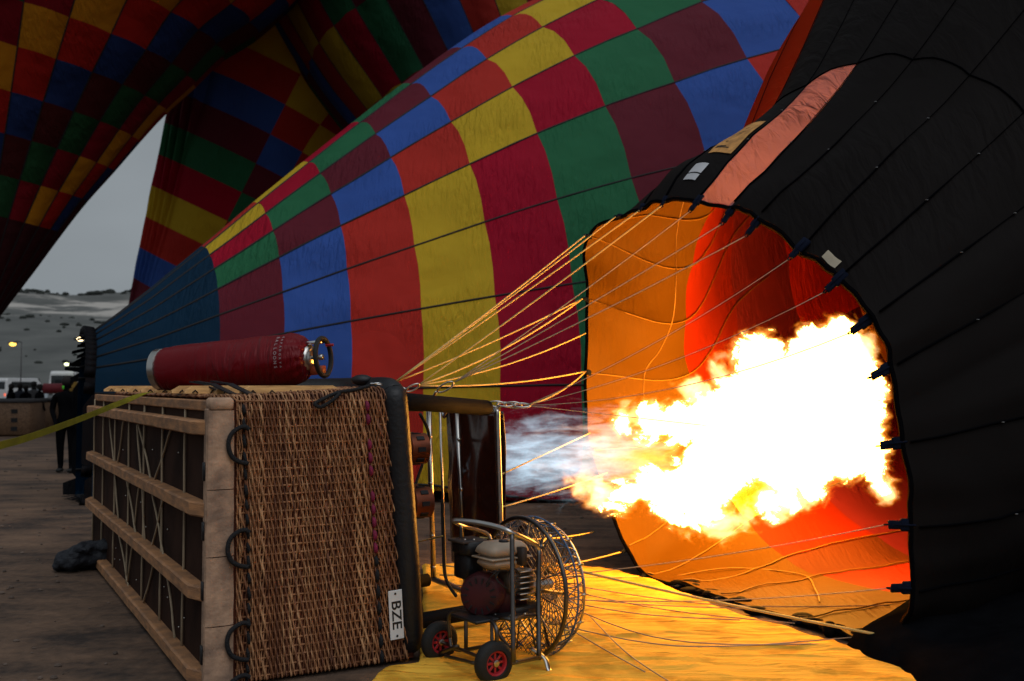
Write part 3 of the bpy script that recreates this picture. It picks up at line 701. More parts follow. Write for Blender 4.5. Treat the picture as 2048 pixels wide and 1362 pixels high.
# wooden skids on the top side, held with black straps
for i, (l, x0, x1) in enumerate(((.34, .22, .80), (.62, .14, .66), (1.05, .05, .40), (1.35, .03, .55), (1.9, .02, .5), (2.5, .02, .6), (3.2, .02, .6), (3.9, .02, .6), (4.6, .02, .6))):
    zt = 1.575; mb = MB(); P = []
    for (a, hh) in ((x0, .018), (x0+.05, .05), (x1-.06, .052), (x1, .02)):
        for (dl, z_) in ((-.028, 0), (-.022, hh), (.022, hh), (.028, 0)): P.append(Bp(a, l+dl, zt+z_))
    mb.add(P, [(k*4+j, k*4+(j+1) % 4, k*4+4+(j+1) % 4, k*4+4+j) for k in range(3) for j in range(4)]+[(0, 1, 2, 3), (15, 14, 13, 12)])
    mb.build('top_skid', m_woodp, rB_, False)
    for a in np.arange(x0+.06, x1-.04, .105):
        MB().tube([Bp(a-.016, l-.034, zt+.004), Bp(a, l-.031, zt+.022), Bp(a+.016, l-.034, zt+.004)], .0045, 5).build('skid_lashing', m_lace, rB_)
for (l, a) in ((.30, .10), (.55, .06), (1.0, .12), (1.3, .28), (1.85, .1), (2.4, .12)):
    mb = MB(); q = [Bp(a, l+.16, zt+.075), Bp(a+.07, l+.08, zt+.06), Bp(a+.15, l-.05, zt+.004), Bp(a+.19, l-.14, zt-.008)]
    for p_, q_ in zip(q[:-1], q[1:]): mb.box((p_+q_)/2, (q_-p_).length/2+.004, .028, .004, (q_-p_).normalized(), bA.cross((q_-p_).normalized()).normalized() if False else (zU.cross((q_-p_).normalized())).normalized(), None or ((q_-p_).normalized().cross(zU.cross((q_-p_).normalized()))).normalized())
    mb.build('top_strap', m_black, rB_, False)
MB().ball(Bp(.93, .35, topZ(1)+.05), .07, .05, .035, 10, 6).build('rim_pad', m_black, rB_)
# black rope with a snap hook lying over the top edge
pts = smooth_path([Bp(.86, .03, 1.625), Bp(.76, .02, 1.60), Bp(.66, .0, 1.585), Bp(.56, -.03, 1.545), Bp(.52, -.04, 1.52), Bp(.55, -.045, 1.505), Bp(.61, -.035, 1.535), Bp(.67, -.01, 1.58)], 6)
MB().tube(pts, .011, 7).build('tether_rope', m_lace, rB_)
MB().tube(smooth_path([Bp(.86, .02, 1.635), Bp(.90, .0, 1.64), Bp(.93, .01, 1.63), Bp(.91, .03, 1.632), Bp(.87, .03, 1.64), Bp(.86, .02, 1.635)], 5), .004, 5).build('snap_hook', m_chrome, rB_)
# ---------------------------------------------------------------- burner frame
NT = V((-.10, 6.80, 1.475)); FT = NT+bL*1.12; NBt = V((NT.x+.035, NT.y+.02, .13)); FB = FT+V((.04, .03, -1.35))
rF = thing('burner_rig', 'steel load frame with black padded uprights standing out of the tipped basket mouth', 'burner rig', (NT.x, NT.y, 0))
def tube(name, pts, r, mat, parent, n=10): return MB().tube([V(p) for p in pts], r, n).build(name, mat, parent)
tube('upright', [Bp(1, .10, 1.55), Bp(1, .10, 1.53)+bA*.1, NT-bA*.08-bL*.0], .052, m_pad, rF, 12)
tube('upright', [Bp(1, 1.45, 1.50), FT-bA*.05], .05, m_pad, rF, 12)
tube('upright', [Bp(1, .30, .14), NBt-bA*.06], .052, m_pad, rF, 12)
tube('upright', [Bp(1, 1.45, .12), FB-bA*.05], .05, m_pad, rF, 12)
MB().tube([NT-bA*.40-bL*.0+zU*.052, NT-bA*.40-bL*.05, NT-bA*.40-zU*.055, NT-bA*.40+bL*.05], .014, 5, closed=True).build('clamp_band', m_chrome, rF)
def post(p, q, r=.021): 
    tube('frame_tube', [p, q], r, m_steel, rF, 12)
cr_ = .07
tube('frame_tube', smooth_path([NT+bL*.35, NT+bL*.1, NT+bL*.01-zU*.02, NT-zU*.10, NT.lerp(NBt, .5), NBt+zU*.10, NBt+bL*.03+zU*.01, NBt+bL*.15], 5), .020, m_steel, rF, 12)
post(NT+bL*.3, FT); post(FT, FB); post(NBt+bL*.12, FB)
mT = NT.lerp(FT, .56); mBt = NBt.lerp(FB, .5)
post(mT, mBt, .014); tube('frame_tube', [mT.lerp(FT, .72)+bA*.03, mBt.lerp(FB, .72)+bA*.03], .010, m_steel, rF)
for k in (.18, .45, .75, .93):
    MB().ball(mT.lerp(mBt, k)-bL*.012, .016, .016, .014, 8, 6).build('tube_clamp', m_steel, rF); MB().ball(FT.lerp(FB, k), .025, .025, .018, 8, 6).build('tube_clamp', m_steel, rF)
# stainless heat shield with buckled sheet behind the near half
vs_ = []; U, Wn = 16, 28
for b in range(Wn+1):
    for a in range(U+1):
        t = a/U; s_ = b/Wn; p = (NT.lerp(FT, .03+t*.80)).lerp(NBt.lerp(FB, .03+t*.80), .02+.86*s_)+bA*.06
        p += bA*(.045*mnoise.noise(V((t*3.2, s_*2.0, 4)))+.02*mnoise.noise(V((t*9, s_*4, 8)))); vs_.append(p)
fs = [(b*(U+1)+a, b*(U+1)+a+1, (b+1)*(U+1)+a+1, (b+1)*(U+1)+a) for b in range(Wn) for a in range(U)]
o = mesh_obj('heat_shield', vs_, fs, M('smoked_heat_shield', (.045, .012, .008), .22, .0, bump=.15, bscale=12, spec=.9), rF, True); o.modifiers.new('thick', 'SOLIDIFY').thickness = .006
# burners
m_brass = M('copper_burner_can', (.13, .030, .010), .5, .5, .4)
for k, z in enumerate((1.18, .80)):
    rb = thing('gas_burner', 'upper double burner can glowing orange inside the frame' if k == 0 else 'lower double burner can glowing orange inside the frame', 'burner', Bp(1, 1.05, z)+bA*.35, 'pair of burners in the frame')
    c = Bp(1, 1.12, z)+bA*.46
    for dl in (-.11, .11):
        q = c+bL*dl
        MB().lathe(q, bA, [(-.17, .05), (-.15, .075), (.0, .08), (.02, .105), (.15, .11), (.15, .10), (.03, .095)], 20).build('burner_can', m_brass, rb, True, sharp=40)
        for j in range(8):
            an = 2*math.pi*j/8; d = bL*math.cos(an)+zU*math.sin(an)
            MB().box(q+d*.109+bA*.085, .028, .016, .004, bA, d.cross(bA), d).build('vent_slot', m_tape, rb, False)
        for h in (.04, .08, .12): MB().ring(q+bA*h, bA, .075, .007, 24, 5).build('vaporiser_coil', m_steel, rb)
    MB().box(c-bA*.26, .05, .20, .05, bA, bL, zU, .01).build('manifold', m_black, rb)
    MB().box(c-bA*.30-bL*.16+zU*.03, .012, .05, .012, bA, bL, zU, .003).build('blast_lever', m_chrome, rb)
    tube('fuel_hose', smooth_path([c-bA*.25-bL*.1, c-bA*.33-bL*.2-zU*.15, c-bA*.35-bL*.25-zU*.35, c-bA*.5-bL*.3-zU*(.5 if k == 0 else .6)], 6), .013, m_rubber, rb, 8)
tube('fuel_hose', smooth_path([NT+bL*.95-bA*.15-zU*.06, NT+bL*1.0-bA*.05-zU*.25, NT+bL*1.05-bA*.12-zU*.55, NT+bL*1.0-bA*.25-zU*.8], 6), .012, m_rubber, rF, 8)
tube('fuel_hose', smooth_path([mT-bA*.02+bL*.2-zU*.7, mT-bA*.03+bL*.16-zU*1.0, mT-bA*.05+bL*.08-zU*1.25, mT-bA*.05-bL*.1-zU*1.36], 6), .012, m_rubber, rF, 8)
# chain and carabiners
def link(c, d, w, ln=.055, r=.006, mat=m_steel, parent=rF):
    d = V(d).normalized(); w = V(w).normalized(); pts = []
    for k in range(16):
        q = 2*math.pi*k/16; pts.append(V(c)+d*(math.cos(q)*ln)+w*(math.sin(q)*ln*.45))
    MB().tube(pts, r, 6, closed=True).build('chain_link', mat, parent)
def chain(p, q, n, parent=rF, ln=.055, r=.007):
    p = V(p); q = V(q); d = (q-p).normalized(); w1 = zU; w2 = d.cross(zU).normalized()
    for k in range(n): link(p.lerp(q, (k+.5)/n), d, (w1*.8+w2*.6) if k % 2 == 0 else (w2*.8-w1*.5), ln, r, m_steel, parent)
AN1 = at(790, 764, 8.4); AN2 = at(836, 771, 7.9); AN3 = at(910, 764, 7.3); AN4 = at(1052, 811, 6.78); AN5 = NBt+V((0, 0, -.03))
chain(at(985, 808, 6.8), AN4, 4, ln=.055)
chain(at(872, 784, 7.35), AN3, 1, ln=.07)
chain(at(815, 780, 7.9), AN2, 1, ln=.06); chain(FT, AN1, 2)
chain(FB+bL*-.05, FB-bL*.55-zU*.02+bA*.1, 6, ln=.05)
tube('frame_tube', [FT, at(872, 784, 7.35)], .010, m_steel, rF)
# ---------------------------------------------------------------- gas cylinder
cl_ = at(322, 739, 6.85); cr2 = at(620, 716, 6.6); ax = (cr2-cl_).normalized(); Lc = (cr2-cl_).length
rG = thing('gas_cylinder', 'long propane cylinder in a dark red padded cover, lying on top of the basket', 'gas cylinder', ((cl_+cr2)/2)-zU*.17)
m_red = fabric('crimson_padded_cover', (.15, .001, .005), 0, .9, .42, None, .05, .2)
prof = [(.01, .120), (.04, .144), (.12, .154)]+[(.12+(Lc-.30)*t/8, .156+.016*t/8) for t in range(1, 9)]+[(Lc-.12, .174), (Lc-.06, .155), (Lc-.02, .125), (Lc, .085)]
n_ = 40; u_ = ax.orthogonal().normalized(); w_ = ax.cross(u_); P = []
pr2 = []
for i in range(len(prof)-1):
    for k in range(4): t = k/4; pr2.append((prof[i][0]*(1-t)+prof[i+1][0]*t, prof[i][1]*(1-t)+prof[i+1][1]*t))
pr2.append(prof[-1])
for (h, r) in pr2:
    for k in range(n_):
        q = 2*math.pi*k/n_; end = max(0, (h-(Lc-.28))/.28); st_ = max(0, (.22-h)/.22)
        rr = r+.010*end*math.sin(k*2.1+h*20)*(1+.5*math.sin(k*5.3)) + .004*st_*math.sin(k*2.9+h*60)+.004*mnoise.noise(V((h*6, q, 2)))
        P.append(cl_+ax*h+(u_*math.cos(q)+w_*math.sin(q))*rr)
fs = [(i*n_+k, i*n_+(k+1) % n_, (i+1)*n_+(k+1) % n_, (i+1)*n_+k) for i in range(len(pr2)-1) for k in range(n_)]
cov = mesh_obj('cover', P, fs, m_red, rG, True)
MB().lathe(cl_, ax, [(-.02, .118), (-.025, .136), (-.02, .142), (.022, .142), (.03, .13), (.02, .12), (.0, .112), (-.02, .118)], 40, False).build('foot_ring', m_steel, rG, True, sharp=35)
MB().lathe(cl_, ax, [(.05, .12), (.03, .08), (.02, .001)], 30).build('cylinder_base', M('dark_cylinder_steel', (.08, .09, .10), .4, .7), rG)
e0 = cl_+ax*Lc
MB().lathe(e0, ax, [(-.03, .10), (.01, .085), (.03, .05), (.035, .001)], 30).build('cylinder_shoulder', m_steel, rG)
# guard ring, valve and fittings on the right end
fd = (V((0, 0, HC))-e0); fd = (fd-ax*fd.dot(ax)).normalized(); up_ = ax.cross(fd).normalized()
if up_.z < 0: up_ = -up_
pts = [e0+ax*.095+up_*(.125*math.cos(q))+fd*(.125*math.sin(q)) for q in np.linspace(0, 2*math.pi, 33)[:-1]]
MB().tube(pts, .017, 9, closed=True).build('guard_ring', m_rubber, rG)
MB().box(e0+ax*.045+up_*.10, .05, .035, .012, ax, fd, up_, .005).build('guard_bracket', m_chrome, rG)
MB().box(e0+ax*.05-up_*.085, .045, .035, .030, ax, fd, up_, .006).build('guard_bracket', M('rust_orange_steel', (.30, .05, .015), .5), rG)
mb = MB(); mb.lathe(e0+ax*.02+up_*.06, -up_, [(0, .012), (.02, .012), (.025, .02), (.05, .02), (.055, .012), (.09, .012), (.10, .018), (.12, .010)], 14); mb.build('valve', M('brass', (.6, .35, .12), .25, 1.), rG, sharp=40)
MB().lathe(e0+ax*.03+fd*.03, ax, [(0, .014), (.05, .014), (.052, .02), (.075, .02)], 12).build('valve', m_steel, rG)
MB().box(e0+ax*.145+up_*.075, .028, .008, .009, ax, fd, up_, .003).build('valve_lever', M('red_plastic', (.4, .01, .02), .4), rG)
m_wt = M('white_print', (.32, .24, .25), .7, var=.2)
for (h, bd, sz) in ((Lc-.165, 'BALLOONS', .030), (Lc-.128, 'KAPADOKYA', .020)):
    nl = len(bd)
    for i, ch in enumerate(bd):
        qa = .95-1.9*i/(nl-1)*.62
        nd = (fd*math.cos(qa)+up_*math.sin(qa)); td = (fd*-math.sin(qa)+up_*math.cos(qa))
        text(ch, cl_+ax*h+nd*.183, -td, ax, sz, m_wt, cov, name='letter', ext=.0004, bold=.0006)
# yellow tie-down strap running off to the left
rS = thing('tie_down_strap', 'flat yellow webbing strap running from the basket top out of the picture at left', 'strap', Bp(0, 3.0, 0))
q = smooth_path([Bp(.42, 1.7, 1.60), Bp(.2, 1.9, 1.585), Bp(.02, 2.15, 1.575), at(250, 802, 7.0), at(160, 838, 6.2), at(60, 874, 5.3), at(0, 891, 4.8), at(-120, 925, 4.1), at(-500, 1010, 3.2)], 5)
P = []
for i, p_ in enumerate(q):
    t = (q[min(i+1, len(q)-1)]-q[max(i-1, 0)]).normalized(); tw = min(1, max(0, (i-9)/10.)); wv = (t.cross(zU)*(1-tw)+zU*tw); wv = (wv-t*wv.dot(t)).normalized(); nn = t.cross(wv)
    for (a, b) in ((-.019, -.0012), (.019, -.0012), (.019, .0012), (-.019, .0012)): P.append(p_+wv*a+nn*b)
fs = [(i*4+k, i*4+(k+1) % 4, i*4+4+(k+1) % 4, i*4+4+k) for i in range(len(q)-1) for k in range(4)]
mesh_obj('webbing', P, fs, M('yellow_webbing', (.24, .21, .004), .85, bump=.8, bscale=220), rS, False)
# dark duffel beside the far end of the basket
mb = MB(); c = gnd(165, 1142); c.y += .1
for (dx, dz, rx, rz) in ((0, .11, .22, .12), (-.12, .09, .15, .09), (.13, .12, .2, .13), (-.2, .05, .08, .05), (.02, .2, .10, .05), (-.08, .17, .06, .05), (.2, .2, .1, .06)): mb.ball(c+V((dx, dx*.3+random.uniform(-.04, .04), dz)), rx, .15, rz, 16, 10)
o = mb.build('fabric_bag', M('dark_blue_canvas', (.012, .014, .02), .7, bump=.6, bscale=10), None, True, loc=(c.x, c.y, 0))
mod = o.modifiers.new('fuse', 'REMESH'); mod.mode = 'VOXEL'; mod.voxel_size = .018; sm = o.modifiers.new('soft', 'SMOOTH'); sm.iterations = 4
tx = bpy.data.textures.new('crumple', 'CLOUDS'); tx.noise_scale = .09; dp = o.modifiers.new('crumple', 'DISPLACE'); dp.texture = tx; dp.strength = .06; dp.mid_level = .5
tag(o, 'small dark slumped bag on the dirt behind the basket floor', 'bag')
FLAME_L = 26.0
# ---------------------------------------------------------------- ground sheet under the mouth
m_cloth, n = new_mat('cream_ground_sheet'); N = n.nodes.new; K = n.links.new
o = N('ShaderNodeOutputMaterial'); p = N('ShaderNodeBsdfPrincipled'); p.inputs['Roughness'].default_value = .8; p.inputs['Specular IOR Level'].default_value = .06; p.inputs['Base Color'].default_value = (.62, .58, .44, 1)
c = N('ShaderNodeTexCoord'); mp_ = N('ShaderNodeMapping'); mp_.inputs['Scale'].default_value = (.7, 4.2, 1); mp_.inputs['Rotation'].default_value = (0, 0, .12); K(c.outputs['Object'], mp_.inputs['Vector'])
t = N('ShaderNodeTexNoise'); t.inputs['Scale'].default_value = 1.5; t.inputs['Detail'].default_value = 5; t.inputs['Distortion'].default_value = .8; K(mp_.outputs[0], t.inputs['Vector'])
bp = N('ShaderNodeBump'); bp.inputs['Strength'].default_value = 1.; bp.inputs['Distance'].default_value = .09; K(t.outputs['Fac'], bp.inputs['Height']); K(bp.outputs[0], p.inputs['Normal'])
t2 = N('ShaderNodeTexNoise'); t2.inputs['Scale'].default_value = 3.5; t2.inputs['Detail'].default_value = 8; K(c.outputs['Object'], t2.inputs['Vector'])
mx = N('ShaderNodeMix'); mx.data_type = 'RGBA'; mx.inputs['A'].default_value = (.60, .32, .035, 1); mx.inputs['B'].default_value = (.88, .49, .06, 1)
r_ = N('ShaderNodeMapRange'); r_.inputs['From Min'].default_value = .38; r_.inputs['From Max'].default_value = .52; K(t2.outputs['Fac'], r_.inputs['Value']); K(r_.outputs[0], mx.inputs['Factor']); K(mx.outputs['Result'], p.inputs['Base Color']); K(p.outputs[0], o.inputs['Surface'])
outl = [gnd(845, 1136), gnd(960, 1128), gnd(1100, 1130), gnd(1275, 1158), gnd(1440, 1222), gnd(1600, 1272), gnd(1700, 1305), gnd(1790, 1335), gnd(1900, 1420), gnd(1800, 1800), gnd(900, 1800), gnd(700, 1460), gnd(760, 1356), gnd(838, 1325)]
cx = sum((q.x for q in outl))/len(outl); cy_ = sum((q.y for q in outl))/len(outl); C0 = V((cx, cy_, 0)); dense = smooth_path(outl+[outl[0]], 14)[:-1]
P = []; nr = 60; na = len(dense)
def wr(x, y):
    r1 = 1-abs(mnoise.noise(V((x*1.1+.4*y, y*2.6, 3))))*2; r2 = 1-abs(mnoise.noise(V((x*2.2-y, y*5., 8))))*2
    return .030*max(0, r1)**4+.014*max(0, r2)**3+.010*mnoise.noise(V((x*3, y*3, 0)))
for i in range(nr+1):
    t_ = (i/nr)**.9
    for q in dense:
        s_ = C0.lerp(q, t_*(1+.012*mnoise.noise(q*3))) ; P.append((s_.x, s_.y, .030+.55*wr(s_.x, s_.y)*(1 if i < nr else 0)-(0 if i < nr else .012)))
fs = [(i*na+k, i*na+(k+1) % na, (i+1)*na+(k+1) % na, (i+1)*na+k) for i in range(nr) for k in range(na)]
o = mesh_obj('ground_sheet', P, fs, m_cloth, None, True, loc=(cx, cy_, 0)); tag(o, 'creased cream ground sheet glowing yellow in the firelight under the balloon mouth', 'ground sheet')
# ---------------------------------------------------------------- suspension ropes
m_rope = M('yellow_rope', (.62, .46, .16), .5, var=.1, bump=.4, bscale=300)
m_rope2 = M('pale_thin_rope', (.42, .30, .2), .5, var=.1)
def rope(p, q, r=.0065, sag=.02, mat=m_rope, name='suspension_rope'):
    p = V(p); q = V(q); pts = [p.lerp(q, t_)-zU*(sag*4*t_*(1-t_)*(q-p).length*.3) for t_ in np.linspace(0, 1, 12)]
    return MB().tube(pts, r, 6).build(name, mat, rE)
rope(AN1, TABP[1]); rope(AN1, TABP[2]); rope(AN1, TABP[3]); rope(AN2, TABP[4]); rope(AN1, TABP[0], .0065, .05)
rope(AN2, TABP[0], .007, .12); rope(AN2, TABP[23], .007, .08); rope(AN2, V(TABP[23])+zU*.35, .006, .10)
rope(AN3, TABP[5], .004, .03, m_rope2); rope(AN3, TABP[6], .0045, .02, m_rope2); rope(AN3, TABP[7], .0045, .03, m_rope2); rope(AN4, TABP[23], .0068, .06)
rope(AN4, TABP[8], .003, .10, m_rope2); rope(AN4, TABP[9], .003, .12, m_rope2); rope(AN4, TABP[10], .003, .16, m_rope2); rope(AN4, at(1420, 852, 8.2), .003, .0, m_rope2)
rope(at(1000, 950, 6.8), at(1180, 866, 8.9), .006, .0); rope(at(1000, 1015, 6.8), at(1215, 945, 8.8), .006, .02)
rope(at(960, 1075, 6.9), TABP[22]+V((.05, 0, -.75)), .0065, .05); rope(at(880, 1150, 7.6), TABP[21], .0065, .1); rope(at(880, 1130, 7.7), TABP[20], .0065, .05)
rope(at(1100, 1128, 7.0), TABP[15], .009, .02); rope(at(1000, 1190, 6.8), TABP[14], .0035, .08, m_rope2); rope(at(1000, 1160, 6.8), TABP[13], .0035, .06, m_rope2)
rope(at(830, 1085, 8.0), at(885, 1072, 7.4), .006, 0)
# slack lines lying on the sheet
for (a, b, c_) in (((1000, 1165), (1300, 1230), (1590, 1262)), ((1000, 1190), (1250, 1240), (1480, 1255)), ((1010, 1195), (1180, 1300), (1290, 1362)), ((1040, 1180), (1300, 1290), (1640, 1305)), ((1000, 1160), (1400, 1222), (1780, 1225)),
                  ((1050, 1250), (1350, 1310), (1720, 1290)), ((1180, 1250), (1260, 1330), (1400, 1420)), ((1100, 1210), (1300, 1225), (1500, 1232))):
    q = smooth_path([gnd(*a)+zU*.06, gnd(*b)+zU*.055, gnd(*c_)+zU*.05], 8); MB().tube(q, .0042, 5).build('slack_line', m_rope2, rE)
# loose strings hanging inside the mouth
def inner(g, s): return PE(g, s, -.05)
MB().tube(smooth_path([PE(4.5, .02, -.03), at(1353, 470, 8.6), at(1352, 560, 8.7), at(1345, 640, 8.9), at(1320, 700, 9.2), at(1290, 745, 9.3), at(1288, 820, 9.2)], 6), .005, 5).build('hanging_line', m_in, rE)
MB().tube(smooth_path([inner(19.6, .2), inner(19.3, .6), inner(18.4, .9), inner(17.6, .6), inner(17.2, .3)], 6), .006, 5).build('slack_line', m_in, rE)
# ---------------------------------------------------------------- the flame
yaw = math.atan2(nE.y, nE.x); FO = V((-.40, 7.30, 0))
def fl(px, py, rpx, lat=0.):
    dx = (px-1024)/F; X0, Y0 = FO.x+lE.x*lat, FO.y+lE.y*lat
    s_ = (Y0*dx-X0)/(nE.x-nE.y*dx); Y = Y0+nE.y*s_; p_ = at(px, py, Y)
    return (s_, lat, p_.z, rpx*.855*Y/F)
hot = [fl(*b) for b in ((1500, 835, 105, -.1), (1590, 850, 135), (1662, 812, 104, .1), (1648, 735, 80), (1678, 690, 44), (1715, 760, 40), (1525, 728, 52), (1550, 785, 62), (1685, 880, 82), (1728, 895, 42), (1470, 900, 72), (1560, 930, 60), (1625, 945, 34),
        (1250, 845, 15), (1300, 845, 25), (1355, 848, 36), (1420, 845, 55), (1225, 1012, 13), (1248, 988, 22), (1300, 968, 36), (1355, 972, 46), (1335, 1008, 30), (1400, 1010, 36), (1388, 1038, 18), (1425, 950, 60),
        (1535, 1012, 15), (1575, 992, 22), (1625, 965, 28), (1752, 940, 17), (1760, 968, 11))]
warm = hot+[fl(*b) for b in ((1440, 1048, 26), (1490, 1032, 16), (1550, 1005, 30), (1600, 985, 25), (1762, 975, 20), (1380, 790, 18), (1400, 800, 24), (1440, 745, 16), (1200, 990, 24), (1170, 968, 20), (1720, 700, 34), (1260, 830, 22))]
cold = [fl(*b) for b in ((1000, 921, 38), (1050, 918, 46), (1100, 915, 53), (1150, 913, 57), (1200, 915, 60), (1240, 912, 56), (1290, 912, 46), (1330, 912, 34))]
cold = [(s, 0, z, r) for (s, _, z, r) in cold]+[(.55, 0, 1.10, .12), (.25, 0, 1.10, .09)]
def field_group(name, blobs, smooth_, amp1, sc1, amp2, sc2, lo, hi, res, bounds, to_mesh=None, str1=(1, 1, 1), mat=None, streak=None):
    """geometry nodes: a gas density field from blended blobs torn up by turbulence"""
    g = bpy.data.node_groups.new(name, 'GeometryNodeTree'); N = g.nodes.new; K = g.links.new
    g.interface.new_socket('Geometry', in_out='OUTPUT', socket_type='NodeSocketGeometry')
    out_ = N('NodeGroupOutput'); pos = N('GeometryNodeInputPosition')
    mp = N('ShaderNodeVectorMath'); mp.operation = 'MULTIPLY'; mp.inputs[1].default_value = str1; K(pos.outputs[0], mp.inputs[0])
    # domain warp
    w = N('ShaderNodeTexNoise'); w.inputs['Scale'].default_value = sc1; w.inputs['Detail'].default_value = 3; K(mp.outputs[0], w.inputs['Vector'])
    ws = N('ShaderNodeVectorMath'); ws.operation = 'SUBTRACT'; ws.inputs[1].default_value = (.5, .5, .5); K(w.outputs['Color'], ws.inputs[0])
    wm = N('ShaderNodeVectorMath'); wm.operation = 'SCALE'; wm.inputs['Scale'].default_value = amp1; K(ws.outputs[0], wm.inputs[0])
    wp = N('ShaderNodeVectorMath'); wp.operation = 'ADD'; K(pos.outputs[0], wp.inputs[0]); K(wm.outputs[0], wp.inputs[1])
    prev = None
    for (x, y, z, r) in blobs:
        d = N('ShaderNodeVectorMath'); d.operation = 'DISTANCE'; K(wp.outputs[0], d.inputs[0]); d.inputs[1].default_value = (x, y, z)
        s = N('ShaderNodeMath'); s.operation = 'SUBTRACT'; K(d.outputs['Value'], s.inputs[0]); s.inputs[1].default_value = r
        if prev is None: prev = s.outputs[0]
        else:
            m = N('ShaderNodeMath'); m.operation = 'SMOOTH_MIN'; m.inputs[2].default_value = smooth_; K(prev, m.inputs[0]); K(s.outputs[0], m.inputs[1]); prev = m.outputs[0]
    f = N('ShaderNodeTexNoise'); f.inputs['Scale'].default_value = sc2; f.inputs['Detail'].default_value = 5; f.inputs['Roughness'].default_value = .68; f.inputs['Distortion'].default_value = .7
    wp2 = N('ShaderNodeVectorMath'); wp2.operation = 'MULTIPLY'; wp2.inputs[1].default_value = str1; K(wp.outputs[0], wp2.inputs[0]); K(wp2.outputs[0], f.inputs['Vector'])
    fm = N('ShaderNodeMath'); fm.operation = 'MULTIPLY_ADD'; fm.inputs[1].default_value = amp2; K(f.outputs['Fac'], fm.inputs[0]); K(prev, fm.inputs[2])
    mr = N('ShaderNodeMapRange'); mr.inputs['From Min'].default_value = hi+amp2*.5; mr.inputs['From Max'].default_value = lo+amp2*.5; mr.inputs['To Min'].default_value = 0; mr.inputs['To Max'].default_value = 1
    K(fm.outputs[0], mr.inputs['Value']); dens = mr.outputs[0]
    vc = N('GeometryNodeVolumeCube'); vc.inputs['Min'].default_value = bounds[0]; vc.inputs['Max'].default_value = bounds[1]
    for a, k in zip('XYZ', range(3)): vc.inputs['Resolution '+a].default_value = res[k]
    K(dens, vc.inputs['Density'])
    last = vc.outputs[0]
    if to_mesh is not None:
        tm = N('GeometryNodeVolumeToMesh'); tm.inputs['Threshold'].default_value = to_mesh; K(last, tm.inputs['Volume']); last = tm.outputs[0]
        ss = N('GeometryNodeSetShadeSmooth'); K(last, ss.inputs['Geometry']); last = ss.outputs[0]
    sm_ = N('GeometryNodeSetMaterial'); sm_.inputs['Material'].default_value = mat; K(last, sm_.inputs['Geometry']); K(sm_.outputs[0], out_.inputs[0])
    return g
rFl = thing('burner_flame', 'huge white hot propane flame with ragged orange edges shooting into the balloon mouth', 'flame', (FO.x, FO.y, 0))
def fpart(name, grp):
    me = bpy.data.meshes.new(name); o = bpy.data.objects.new(name, me); sc.collection.objects.link(o); o.parent = rFl; o.rotation_euler = (0, 0, yaw)
    md = o.modifiers.new('gas', 'NODES'); md.node_group = grp; o['kind'] = 'stuff'; return o
m_core, n = new_mat('white_hot_gas'); e_ = n.nodes.new('ShaderNodeEmission'); e_.inputs['Color'].default_value = (1, .40, .048, 1); e_.inputs['Strength'].default_value = FLAME_L; oo = n.nodes.new('ShaderNodeOutputMaterial'); n.links.new(e_.outputs[0], oo.inputs['Surface'])
m_fr, n = new_mat('orange_flame_gas'); N = n.nodes.new; K = n.links.new; oo = N('ShaderNodeOutputMaterial'); vi = N('ShaderNodeAttribute'); vi.attribute_name = 'density'
cr = N('ShaderNodeValToRGB'); e = cr.color_ramp.elements; e[0].position = 0; e[0].color = (.9, .13, .004, 1); e[1].position = 1; e[1].color = (1, .62, .25, 1); e.new(.45).color = (1, .32, .02, 1)
K(vi.outputs['Fac'], cr.inputs['Fac']); pw = N('ShaderNodeMath'); pw.operation = 'MULTIPLY'; pw.inputs[1].default_value = 12.; K(vi.outputs['Fac'], pw.inputs[0])
em = N('ShaderNodeEmission'); K(cr.outputs[0], em.inputs['Color']); K(pw.outputs[0], em.inputs['Strength']); K(em.outputs[0], oo.inputs['Volume'])
bmin = (.7, -1.0, .15); bmax = (4.75, 1.1, 2.55)
fpart('flame_core', field_group('flame_core_field', hot, .06, .30, 2.6, .50, 8.5, -.07, .07, (400, 160, 230), (bmin, bmax), .5, (.62, 1, 1.), m_core))
fpart('flame_fringe', field_group('flame_fringe_field', warm, .06, .30, 2.6, .50, 8.5, .01, .068, (400, 160, 230), (bmin, bmax), None, (.62, 1, 1.), m_fr))
m_bl, n = new_mat('blue_gas'); N = n.nodes.new; K = n.links.new; oo = N('ShaderNodeOutputMaterial'); vi = N('ShaderNodeAttribute'); vi.attribute_name = 'density'
c = N('ShaderNodeTexCoord'); mp_ = N('ShaderNodeMapping'); mp_.inputs['Scale'].default_value = (1.2, 5, 5); K(c.outputs['Object'], mp_.inputs['Vector'])
t = N('ShaderNodeTexNoise'); t.inputs['Scale'].default_value = 2.0; t.inputs['Detail'].default_value = 4; K(mp_.outputs[0], t.inputs['Vector'])
sx_ = N('ShaderNodeSeparateXYZ'); K(c.outputs['Object'], sx_.inputs[0])
ma = N('ShaderNodeMath'); ma.operation = 'MULTIPLY_ADD'; ma.inputs[1].default_value = .34; ma.inputs[2].default_value = -.44; K(sx_.outputs['X'], ma.inputs[0])
m2 = N('ShaderNodeMath'); m2.operation = 'ADD'; K(ma.outputs[0], m2.inputs[0]); K(t.outputs['Fac'], m2.inputs[1])
cr = N('ShaderNodeValToRGB'); e = cr.color_ramp.elements; e[0].position = .38; e[0].color = (.36, .52, .62, 1); e[1].position = .62; e[1].color = (1, .36, .06, 1); e.new(.5).color = (.75, .52, .42, 1); K(m2.outputs[0], cr.inputs['Fac'])
pw = N('ShaderNodeMath'); pw.operation = 'MULTIPLY'; pw.inputs[1].default_value = 4.2; K(vi.outputs['Fac'], pw.inputs[0])
